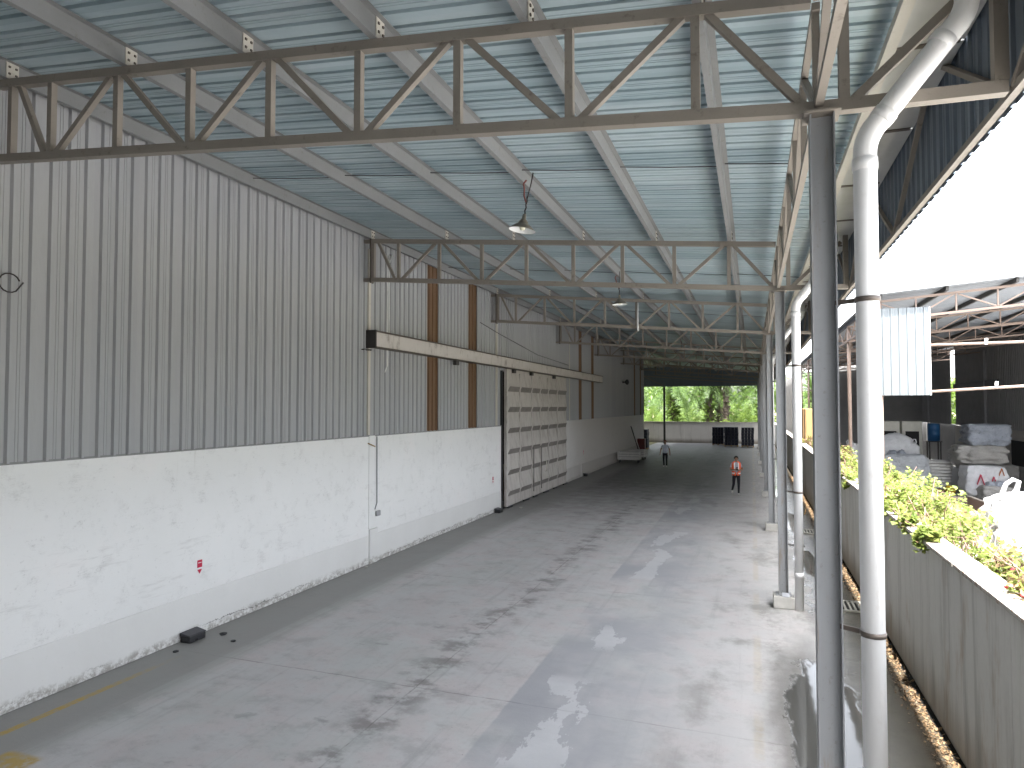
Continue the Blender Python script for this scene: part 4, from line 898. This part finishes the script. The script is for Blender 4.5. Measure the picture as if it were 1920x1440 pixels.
lm = MB()
def fn3(): return Vector((XB - 0.05 - abs(rnd.gauss(0, 0.09)), rnd.uniform(3, 40), 0.008))
leaves(lm, 5200, fn3, 0.055, 2.5); o = lm.build('leaf_litter', M['drydl']); o['kind'] = 'stuff'; o['label'] = 'dry leaf litter along the foot of the boundary wall'; o['category'] = 'leaf litter'
# ------------------------------------------------------------------ neighbour's yard
nc = thing('neighbour_shed', 'neighbouring open shed on thin rusty steel frame with grey roof', 'shed')
XN0, XN1, ZN = 3.15, 12.2, 6.62
nz = lambda x: ZN + 0.085 * (x - XN0)
NF = [20.0 + 6.0 * k for k in range(7)]
b = MB(); vs = []; pr = corrug(1.0, 3, 0.035); n = len(pr)
for X_ in (XN0 - 0.1, XN1): vs += [(X_, u, nz(X_) + 0.16 + h_) for u, h_ in pr]
b.add(vs, [(i, i + 1, n + i + 1, n + i) for i in range(n - 1)]); mer = b.mesh('roof_sheet', M['nroof'])
for k in range(38): link('roof_sheet', mer, nc, (0, 19.6 + k, 0))
for x_ in (3.2, 4.7, 6.2, 7.7, 9.2, 10.7, 12.0): MB().box(x_ - 0.03, x_ + 0.03, 19.7, 57.4, nz(x_) + 0.04, nz(x_) + 0.155).build('purlin', M['darkiron'], nc)
def ntruss(parent):
    mb = MB(); mb.bar((XN0, 0, nz(XN0)), (XN1, 0, nz(XN1)), 0.06, 0.06); mb.bar((XN0, 0, nz(XN0) - 0.5), (XN1, 0, nz(XN1) - 0.5), 0.06, 0.06); t = mb.build('truss', M['rusty'], parent)
    nn = 10
    for k in range(nn):
        xa, xb = XN0 + (XN1 - XN0) * k / nn, XN0 + (XN1 - XN0) * (k + 1) / nn
        if k % 2 == 0: MB().bar((xa + 0.05, 0, nz(xa) - 0.04), (xb - 0.03, 0, nz(xb) - 0.46), 0.035, 0.035, (0, 1, 0)).build('diagonal', M['rusty'], t)
        else: MB().bar((xa + 0.03, 0, nz(xa) - 0.46), (xb - 0.05, 0, nz(xb) - 0.04), 0.035, 0.035, (0, 1, 0)).build('diagonal', M['rusty'], t)
        MB().bar((xb, 0, nz(xb) - 0.46), (xb, 0, nz(xb) - 0.04), 0.035, 0.035, (0, 1, 0)).build('vertical', M['rusty'], t)
    return t
q0 = ntruss(nc); q0.location = (0, NF[0], 0)
for yy in NF[1:]: copy_tree(q0, nc, (0, yy, 0))
for yy in NF: MB().tube([(XN0 + 0.05, yy, 0), (XN0 + 0.05, yy, nz(XN0) - 0.03)], 0.06, 10).build('column', M['rusty'], nc)
et = MB().bar((XN0, 19.8, nz(XN0) - 0.5), (XN0, 56.2, nz(XN0) - 0.5), 0.05, 0.05).build('eave_rail', M['rusty'], nc)
for k in range(36):
    za, zc = (nz(XN0) - 0.48, nz(XN0) - 0.04) if k % 2 else (nz(XN0) - 0.04, nz(XN0) - 0.48)
    MB().bar((XN0, 20 + k, za), (XN0, 21 + k, zc), 0.03, 0.03, (1, 0, 0)).build('eave_diagonal', M['rusty'], et)
for (x0_, z0_, x1_, z1_) in ((3.2, 5.42, 12.1, 5.52), (3.2, 4.16, 12.1, 4.72)): MB().tube([(x0_, 19.94, z0_), ((x0_ + x1_) / 2, 19.94, (z0_ + z1_) / 2), (x1_, 19.94, z1_)], 0.035, 8).build('front_rail', M['rusty'], nc)
for x_, z_ in ((5.55, 5.43), (5.75, 4.34)): MB().tube([(x_, 19.9, z_ - 0.02), (x_ + 0.02, 19.9, z_ + 0.13)], 0.035, 8).build('rail_fitting', M['white'], nc)
prf = corrug(1.14, 6, 0.025, 0.03, 0.02); b = MB(); vs = []; n = len(prf)
for z_ in (4.14, 6.42): vs += [(3.17 + u, 19.86 - h_, z_) for u, h_ in prf]
b.add(vs, [(i, n + i, n + i + 1, i + 1) for i in range(n - 1)]); ps = b.build('front_sheet', M['nsheet'], nc); ps['label'] = 'pale blue ribbed sheet panel'
MB().box(4.312, 4.33, 19.82, 19.88, 4.14, 6.42).build('edge_trim', M['white'], ps)
nb_ = thing('neighbour_building', 'dark clad neighbour building with pale low wall behind the shed', 'building')
XNB = 12.0
mb = MB(); mb.box(XNB + 0.02, XNB + 0.3, 30, 40.6, 0, 3.5); mb.build('masonry_wall', M['nwhite'], nb_); MB().box(XNB + 0.01, XNB + 0.3, 40.62, 49.3, 0, 2.68).build('masonry_wall', M['nwhite'], nb_)
b = MB(); vs = []; pr = corrug(1.0, 4, 0.03); n = len(pr)
for z_ in (2.7, 8.2): vs += [(-h_, u, z_) for u, h_ in pr]
b.add(vs, [(i, n + i, n + i + 1, i + 1) for i in range(n - 1)]); mec = b.mesh('cladding_sheet', M['nwall'])
for k in range(29): 
    if not (49 <= 30 + k < 50): link('cladding_sheet', mec, nb_, (XNB + 0.0, 30 + k, 0))
MB().box(XNB + 0.3, XNB + 0.4, 22, 66, 0, 2.7).build('rear_wall', M['nwall'], nb_)
MB().box(XNB - 0.02, XNB + 0.02, 34.8, 39.6, 0.9, 2.3).build('window_frame', M['nwhite'], nb_)
MB().box(XNB - 0.03, XNB - 0.022, 34.95, 39.45, 1.0, 2.2).build('window', M['dark'], nb_)
MB().box(XNB - 0.12, XNB - 0.04, 41, 49, 4.9, 5.25).build('door_track', M['darkiron'], nb_)
for yy in (43.0, 55.5): MB().tube([(XNB - 0.08, yy, 0.0), (XNB - 0.08, yy, 6.9)], 0.07, 8).build('downpipe', M['grey'], nb_)
MB().box(5.2, 12.3, 57.8, 58.0, 2.6, 7.2).build('end_cladding', M['nwall'], nb_)
MB().box(6.2, 12.3, 57.8, 58.0, 0.0, 2.598).build('end_wall', M['nwall'], nb_)

ns = thing('light_block_store', 'added light-blocking grey clad store beside the near end of the canopy', 'building')  # unseen building added to block light from behind and right of the camera
MB().box(4.0, 16.0, -32, -4.0, 0.0, 2.4).build('masonry_wall', M['nwhite'], ns)
MB().box(4.02, 15.98, -31.98, -4.02, 2.402, 6.8).build('cladding', M['clad'], ns)
MB().box(3.7, 16.3, -32.3, -3.7, 6.802, 6.95).build('roof', M['nroof'], ns)
def bulk_bag(x, y_, w_, d_, h_, mat, label, z=0.0, loops=True, print_=None, open_top=False, rz=0.0, parent=None, puff=0.09, seed=0, top=0.0):
    t = thing('bulk_bag', label, 'bulk bag', (x, y_, z), rz, 'bulk bags in the neighbouring yard')
    bm = bmesh.new(); bmesh.ops.create_cube(bm, size=1.0); bmesh.ops.subdivide_edges(bm, edges=bm.edges[:], cuts=17, use_grid_fill=True)
    for v in bm.verts:
        c_ = v.co; q = Vector((c_.x * 2, c_.y * 2, c_.z * 2))
        s4 = (abs(q.x) ** 8 + abs(q.y) ** 8 + abs(q.z) ** 9) ** (1 / 8.3)
        q = q * (1 / max(s4, 0.7)); bul = 1 + puff * math.cos(q.z * 1.3)
        n1_ = mnoise.noise(Vector((q.x, q.y, q.z)) * 1.7 + Vector((seed, seed * 2, 0))); n2_ = mnoise.noise(Vector((q.x * 3, q.y * 3, q.z * 5)) + Vector((seed, 3, 1)))
        n3_ = abs(mnoise.noise(Vector((q.x * 2.2, q.y * 2.2, q.z * 1.6)) + Vector((seed * 3, 1, 2)))) + 0.5 * abs(mnoise.noise(Vector((q.x * 5, q.y * 5, q.z * 4)) + Vector((seed, 5, 2))))
        sag = -0.05 * math.cos(q.z * 9 + n1_ * 4) * (1 if z > 0.5 or h_ < 1.2 else 0.4)
        q = Vector((q.x * (1 + 0.10 * n1_ + 0.05 * n2_ - 0.16 * n3_ + sag), q.y * (1 + 0.10 * n1_ + 0.05 * n2_ - 0.16 * n3_ + sag), q.z * (1 + 0.05 * n1_ - 0.10 * n3_)))
        zz = (q.z + 1) / 2; zz = max(zz, 0.0)
        if top and zz > 0.9: zz += top * max(0, 1 - (q.x ** 2 + q.y ** 2))
        v.co = Vector((q.x * w_ / 2 * bul, q.y * d_ / 2 * bul, zz * h_))
    zmin = min(v.co.z for v in bm.verts)
    for v in bm.verts: v.co.z -= zmin
    me = bpy.data.meshes.new('bag_body'); bm.to_mesh(me); bm.free(); me.materials.append(mat)
    for p in me.polygons: p.use_smooth = True
    link('bag_body', me, t)
    if loops == 'tall':
        mb = MB(); mb.tube([(-0.42, -0.3, h_ * 0.85), (-0.44, -0.34, h_ + 0.1), (-0.38, -0.36, h_ + 0.30), (-0.26, -0.36, h_ + 0.40), (-0.17, -0.36, h_ + 0.36), (-0.20, -0.35, h_ + 0.2), (-0.30, -0.32, h_ + 0.02), (-0.34, -0.3, h_ * 0.85)], [0.05, 0.045, 0.04, 0.04, 0.045, 0.045, 0.05, 0.05], 8); mb.build('lifting_loop', mat, t)
    elif loops:
        for sx in (-1, 1):
            for sy in (-1, 1):
                bx, by = sx * w_ * 0.36, sy * d_ * 0.36; k_ = rnd.uniform(0.6, 1.2) * (1.35 if loops == 'tall' else 0.55)
                lean = rnd.uniform(-0.12, 0.12)
                mb = MB(); mb.tube([(bx - 0.10, by, h_ * 0.86), (bx - 0.09 + lean, by, h_ + 0.12 * k_), (bx - 0.02 + lean, by, h_ + 0.30 * k_), (bx + 0.06 + lean, by, h_ + 0.30 * k_), (bx + 0.09 + lean, by, h_ + 0.12 * k_), (bx + 0.09, by, h_ * 0.86)], 0.028, 6); mb.build('lifting_loop', mat, t)
    if open_top:
        for k_ in range(5):
            bm = bmesh.new(); bmesh.ops.create_icosphere(bm, subdivisions=2, radius=0.18)
            for v in bm.verts: v.co *= 1 + 0.4 * mnoise.noise(v.co * 8 + Vector((k_ * 2 + seed, 0, 0)))
            me = bpy.data.meshes.new('crumpled_film'); bm.to_mesh(me); bm.free(); me.materials.append(M['bagplastic'])
            link('crumpled_film', me, t, (rnd.uniform(-0.3, 0.3) * w_, rnd.uniform(-0.3, 0.3) * d_, h_ * 0.98))
    if print_:
        for (u, zz, s_, mt) in print_:
            MB().bar((u - s_ * 0.3, -d_ / 2 * 1.10, zz), (u, -d_ / 2 * 1.12, zz + s_), 0.02, s_ * 0.28, (0, -1, 0)).build('print_stroke', mt, t); MB().bar((u + s_ * 0.3, -d_ / 2 * 1.10, zz), (u, -d_ / 2 * 1.12, zz + s_), 0.02, s_ * 0.28, (0, -1, 0)).build('print_stroke', mt, t)
    return t
bulk_bag(5.02, 16.0, 1.15, 1.1, 1.05, M['bag'], 'blazing white sunlit bulk bag with tall lifting loop at the right edge', z=0.98, loops='tall', seed=1, top=0.12)
bulk_bag(5.15, 16.1, 1.15, 1.15, 0.98, M['baggrey'], 'grey bulk bag under the blazing white one', loops=False, seed=2)
bulk_bag(6.55, 35.2, 1.7, 1.2, 1.55, M['baggrey'], 'pale grey bulk bag behind the hedge, in front of the white ones', z=0.14, loops=False, open_top=True, seed=3)
bulk_bag(6.5, 36.9, 1.75, 1.3, 2.1, M['bag'], 'white bulk bag with peaked top just behind the grey one', loops=True, seed=4, top=0.25)
bulk_bag(5.05, 37.2, 1.2, 1.2, 2.05, M['bag'], 'white bulk bag half hidden by the nearest downpipe', loops=True, seed=5)
bulk_bag(9.3, 34.2, 1.5, 1.3, 1.35, M['bag'], 'white printed bulk bag at the bottom of the right hand pile', loops=False, print_=[(-0.25, 0.55, 0.42, M['red']), (0.22, 0.6, 0.3, M['red']), (0.5, 0.95, 0.3, M['orange'])], seed=6)
bulk_bag(9.25, 34.5, 1.75, 1.4, 0.85, M['bagdirty'], 'dirty grey bulk bag in the middle of the right hand pile', z=1.36, loops=False, seed=7, puff=0.15)
bulk_bag(9.5, 34.4, 1.6, 1.3, 0.95, M['bagplastic'], 'bluish plastic bale on top of the right hand pile', z=2.15, loops=False, seed=8, puff=0.05)
bulk_bag(8.95, 31.4, 1.0, 0.9, 0.75, M['bagdirty'], 'small dirty open bag on the floor before the printed bag', loops=False, open_top=True, seed=9)
bulk_bag(10.6, 36.6, 1.2, 1.2, 1.25, M['bagdirty'], 'dirty bag against the pale neighbour wall behind the pile', loops=False, seed=10)
# sacks on a pallet
plt = thing('pallet', 'wooden pallet under the stack of paper sacks', 'pallet', (7.85, 35.4, 0))
for a in (-0.5, -0.25, 0, 0.25, 0.5): MB().box(-0.6, 0.6, a - 0.05, a + 0.05, 0.1, 0.125).build('deck_board', M['wood'], plt)
for a in (-0.5, 0, 0.5): MB().box(a - 0.05, a + 0.05, -0.55, 0.55, 0, 0.098).build('bearer', M['wood'], plt)
for k in range(9):
    bm = bmesh.new(); bmesh.ops.create_cube(bm, size=1.0); bmesh.ops.subdivide_edges(bm, edges=bm.edges[:], cuts=5, use_grid_fill=True)
    for v in bm.verts:
        q = v.co * 2; s4 = (abs(q.x) ** 4 + abs(q.y) ** 4 + abs(q.z) ** 4) ** 0.25; q = q / max(s4, 0.8); q *= 1 + 0.05 * mnoise.noise(q * 2 + Vector((k, 0, 0))); v.co = Vector((q.x * 0.58, q.y * 0.45, q.z * 0.075))
    me = bpy.data.meshes.new('paper_sack'); bm.to_mesh(me); bm.free(); me.materials.append(M['sack'])
    for p in me.polygons: p.use_smooth = True
    o = link('paper_sack', me, None, (7.85 + rnd.uniform(-.04, .04), 35.4 + rnd.uniform(-.04, .04), 0.20 + 0.142 * k), rnd.uniform(-0.06, 0.06))
    tag(o, ('lowest', 'second lowest', 'third lowest', 'fourth lowest', 'middle', 'fourth highest', 'third highest', 'second highest', 'topmost')[k] + ' pale paper sack of the tall stack beside the yellow bucket', 'sack', 'paper sacks in the stack')
bk = thing('bucket', 'yellow plastic bucket on the floor beside the sack stack', 'bucket', (8.05, 33.9, 0))
MB().lathe([(0.0, 0.0), (0.16, 0.0), (0.19, 0.36), (0.205, 0.36), (0.205, 0.40), (0.185, 0.40), (0.155, 0.03), (0.0, 0.03)], 18).build('pail', M['yellow'], bk)
MB().tube([(0.2 * math.cos(t), -0.02, 0.36 - 0.2 * math.sin(t)) for t in [R(18 * k) for k in range(11)]], 0.008, 5).build('bail_handle', M['grey'], bk)
# machine frames, drum and other yard things
def rack(x, y_, label):
    t = thing('machine_cabinet', label, 'cabinet', (x, y_, 0), 0, 'pale cabinets at the back of the shed')
    mb = MB(); mb.box(-0.45, 0.45, -0.3, 0.3, 0.1, 3.1); link('body', bevel(mb.mesh('body', M['steelwhite']), 0.02), t)
    MB().box(-0.3, 0.3, -0.312, -0.301, 1.4, 2.6).build('dark_window', M['dark'], t); MB().box(-0.45, 0.45, -0.3, 0.3, 0, 0.098).build('base', M['darkiron'], t); MB().box(-0.36, 0.36, -0.308, -0.301, 0.3, 1.2).build('lower_door', M['steelwhite'], t)
rack(6.55, 38.9, 'pale cabinet with dark window at the back of the shed, left of the pair'); rack(7.55, 38.9, 'pale cabinet with dark window at the back of the shed, right of the pair')
dr = thing('blue_drum', 'blue plastic drum standing on a dark stand in the shed', 'drum', (8.9, 40.5, 0))
MB().lathe([(0, 2.05), (0.26, 2.05), (0.29, 2.1), (0.29, 2.35), (0.30, 2.37), (0.29, 2.4), (0.29, 2.65), (0.30, 2.67), (0.29, 2.7), (0.29, 2.92), (0.25, 2.97), (0, 2.97)], 18).build('drum_body', M['blue'], dr)
for a, b_ in ((-.25, -.25), (.25, -.25), (-.25, .25), (.25, .25)): MB().box(a - 0.03, a + 0.03, b_ - 0.03, b_ + 0.03, 0, 2.0).build('stand_leg', M['darkiron'], dr)
MB().box(-0.32, 0.32, -0.32, 0.32, 2.002, 2.045).build('stand_top', M['darkiron'], dr)
tk = thing('steel_trough', 'rusty open steel trough standing just behind the hedge', 'trough', (5.7, 22.8, 0), R(2))
for nm, a in (('end_plate', (-0.6, 0.6, -1.6, -1.56, 0.0, 1.05)), ('end_plate', (-0.6, 0.6, 1.56, 1.6, 0.0, 1.05)), ('side_plate', (-0.64, -0.6, -1.6, 1.6, 0.0, 1.05)), ('side_plate', (0.6, 0.64, -1.6, 1.6, 0.0, 1.05)), ('floor_plate', (-0.6, 0.6, -1.56, 1.56, 0.1, 0.14))): box(nm, M['rusty'], tk, *a)
for a in ((-0.68, -0.58), (0.58, 0.68)): box('rim', M['truss'], tk, a[0], a[1], -1.62, 1.62, 1.052, 1.09)
tb = thing('plywood_box', 'tan plywood box standing beyond the boundary wall', 'box', (3.15, 41.0, 0))
link('body', bevel(MB().box(-0.5, 0.5, -2.5, 2.5, 0.12, 3.72).mesh('body', M['wood']), 0.02), tb)
for yy in (-2.0, 0, 2.0): MB().box(-0.5, 0.5, yy - 0.08, yy + 0.08, 0, 0.12).build('skid', M['wood'], tb)
for yy in (-2.3, -0.8, 0.8, 2.3): MB().box(-0.53, -0.502, yy - 0.06, yy + 0.06, 0.14, 3.7).build('batten', M['wood'], tb)
gt = thing('green_tub', 'green plastic tub just behind the wall below the bright bag', 'tub', (3.05, 8.8, 0))
MB().lathe([(0, 1.55), (0.27, 1.55), (0.33, 2.02), (0.36, 2.02), (0.36, 2.06), (0.32, 2.06), (0.26, 1.6), (0, 1.6)], 20).build('tub_shell', M['green'], gt)
MB().box(-0.3, 0.3, -0.3, 0.3, 0, 1.548).build('stand', M['nwhite'], gt)

# ------------------------------------------------------------------ palms and undergrowth beyond the end wall
def frond_mesh(mb, base, az, el, L, droop, nleaf=22, ll=0.55, rach=None):
    d0 = Vector((math.cos(az) * math.cos(el), math.sin(az) * math.cos(el), math.sin(el))); pts = []; p = Vector(base); d = d0.copy(); seg = 9
    for k in range(seg + 1):
        pts.append(p.copy()); p = p + d * (L / seg); d = (d + Vector((0, 0, -droop * (0.5 + k / seg)))).normalized()
    rach.tube(pts, [0.05 * (1 - 0.85 * k / seg) for k in range(seg + 1)], 4)
    for k in range(nleaf):
        f = 0.12 + 0.88 * k / nleaf; q = f * seg; i = min(int(q), seg - 1); a = pts[i].lerp(pts[i + 1], q - i); t_ = (pts[i + 1] - pts[i]).normalized()
        sd = t_.cross(Vector((0, 0, 1)));
        if sd.length < 0.05: sd = Vector((1, 0, 0))
        sd.normalize(); up = sd.cross(t_)
        for sg in (-1, 1):
            l_ = ll * (0.55 + 0.9 * math.sin(math.pi * min(1, f * 0.9 + 0.1))) * rnd.uniform(0.8, 1.15)
            dr_ = (sd * sg * 0.85 + t_ * 0.55 + up * rnd.uniform(-0.25, 0.25)).normalized(); b_ = a + dr_ * l_ * 0.55; c_ = b_ + (dr_ + Vector((0, 0, -0.9))).normalized() * l_ * 0.5; w_ = t_ * 0.035
            mb.add([a - w_, a + w_, b_ + w_, b_ - w_], [(0, 1, 2, 3)]); mb.add([b_ - w_, b_ + w_, c_], [(0, 1, 2)])
def palm(x, y_, h_, label, nfr=30, L=4.6, ferns=220):
    t = thing('oil_palm', label, 'palm tree', (x, y_, 0), 0, 'palms beyond the end wall')
    mb = MB(); prof = []; k = 0; z = 0.0
    while z < h_:
        prof += [(0.26 + rnd.uniform(0, 0.05), z), (0.30 + rnd.uniform(0, 0.10), z + 0.1), (0.27 + rnd.uniform(0, 0.05), z + 0.2)]; z += rnd.uniform(0.2, 0.34)
    mb.lathe(prof, 12)
    for _ in range(int(h_ * 14)):
        a = rnd.uniform(0, 6.28); z = rnd.uniform(0.3, h_); mb.bar((0.32 * math.cos(a), 0.32 * math.sin(a), z), (0.55 * math.cos(a), 0.55 * math.sin(a), z + 0.3), 0.1, 0.05)
    mb.build('trunk', M['palmtrunk'], t)
    lf = MB(); rc = MB()
    for k in range(nfr): frond_mesh(lf, (0, 0, h_), k * 2.4 + rnd.uniform(-.2, .2), R(rnd.uniform(-35, 70)), L * rnd.uniform(0.8, 1.1), rnd.uniform(0.12, 0.24), rach=rc)
    cr = lf.build('crown', M['leaf2'], t); rc.build('frond_stalks', M['leaf3'], cr)
    if ferns:
        fm = MB()
        def fn():
            a = rnd.uniform(0, 6.28); return Vector((0.45 * math.cos(a), 0.45 * math.sin(a), rnd.uniform(0.5, h_)))
        leaves(fm, ferns, fn, 0.55, 0.2); fm.build('trunk_ferns', M['leaf3'], t)['kind'] = 'stuff'
def bush(x, y_, r_, h_, label, n_=14):
    t = thing('young_palm', label, 'young palm', (x, y_, 0), 0, 'young palms beyond the end wall'); lf = MB(); rc = MB()
    for k in range(n_): frond_mesh(lf, (0, 0, 0.3 + 0.3 * rnd.random()), k * 2.4, R(rnd.uniform(35, 80)), h_ * rnd.uniform(0.8, 1.15), rnd.uniform(0.06, 0.16), 20, 0.6, rach=rc)
    lf.build('fronds', M['leaf3'], t); rc.build('stalks', M['leaf2'], t)
palm(-13.2, 84, 6.8, 'palm at the far left of the opening, its fronds hanging low')
palm(-8.6, 79, 6.2, 'shaggy palm trunk overgrown with ferns just right of the dark end post', ferns=500)
palm(-4.55, 78.5, 7.2, 'thick mossy palm trunk at the middle of the opening', ferns=260)
palm(-3.55, 79.5, 7.6, 'brown palm trunk close beside the mossy middle one', ferns=30)
palm(-2.75, 77.5, 8.2, 'dark narrow palm trunk right of the middle pair', ferns=20)
palm(1.0, 80, 6.4, 'dark palm trunk at the right end of the opening', ferns=120)
palm(-6.5, 92, 5.2, 'palm farther back behind the gap left of the middle pair', ferns=150)
palm(-0.5, 93, 5.0, 'palm farther back with fronds above the bright ferns', ferns=150)
palm(-11.5, 95, 5.5, 'palm farther back at the left of the opening', ferns=150)
palm(6.5, 84, 5.6, 'palm beyond the end of the neighbouring shed', ferns=150)
palm(10.5, 92, 6.2, 'palm far behind the neighbouring shed on the right', ferns=100)
for i_, (x_, y_, h_, lb) in enumerate([(-10.6, 77, 3.6, 'young palm left of the dark end post'), (-6.9, 82, 3.8, 'young palm in the bright gap left of the middle palms'), (-1.7, 77.5, 3.7, 'young palm with fanned fronds right of the middle palms'), (0.0, 79, 3.2, 'bright young palm before the right end palm'), (-5.6, 87, 3.8, 'young palm behind the mossy middle palm'), (-8.4, 88, 3.8, 'young palm behind the shaggy palm'), (-0.8, 86, 4.0, 'young palm behind the fanned one'), (-12.5, 88, 4.0, 'young palm at the far left of the opening'), (4.6, 76, 3.8, 'young palm at the end of the boundary wall')]): bush(x_, y_, 1, h_, lb)
fm = MB()
def fn():
    a = rnd.uniform(-40, 40); return Vector((a, 104 + rnd.uniform(0, 10), 9 * rnd.random() ** 1.2 * (0.8 + 0.3 * mnoise.noise(Vector((a * 0.2, 0, 0))))))
leaves(fm, 9000, fn, 1.0, 0.3); o = fm.build('far_wood', M['leaf3']); o['kind'] = 'stuff'; o['label'] = 'mass of bright green foliage behind the palms'; o['category'] = 'wood'
gm = MB()
def fn2(): return Vector((rnd.uniform(-20, 12), rnd.uniform(74, 100), rnd.uniform(0, 0.3)))
leaves(gm, 5000, fn2, 0.5, 0.2); o = gm.build('ground_cover', M['leaf3']); o['kind'] = 'stuff'; o['label'] = 'low green ground cover under the palms'; o['category'] = 'ground cover'
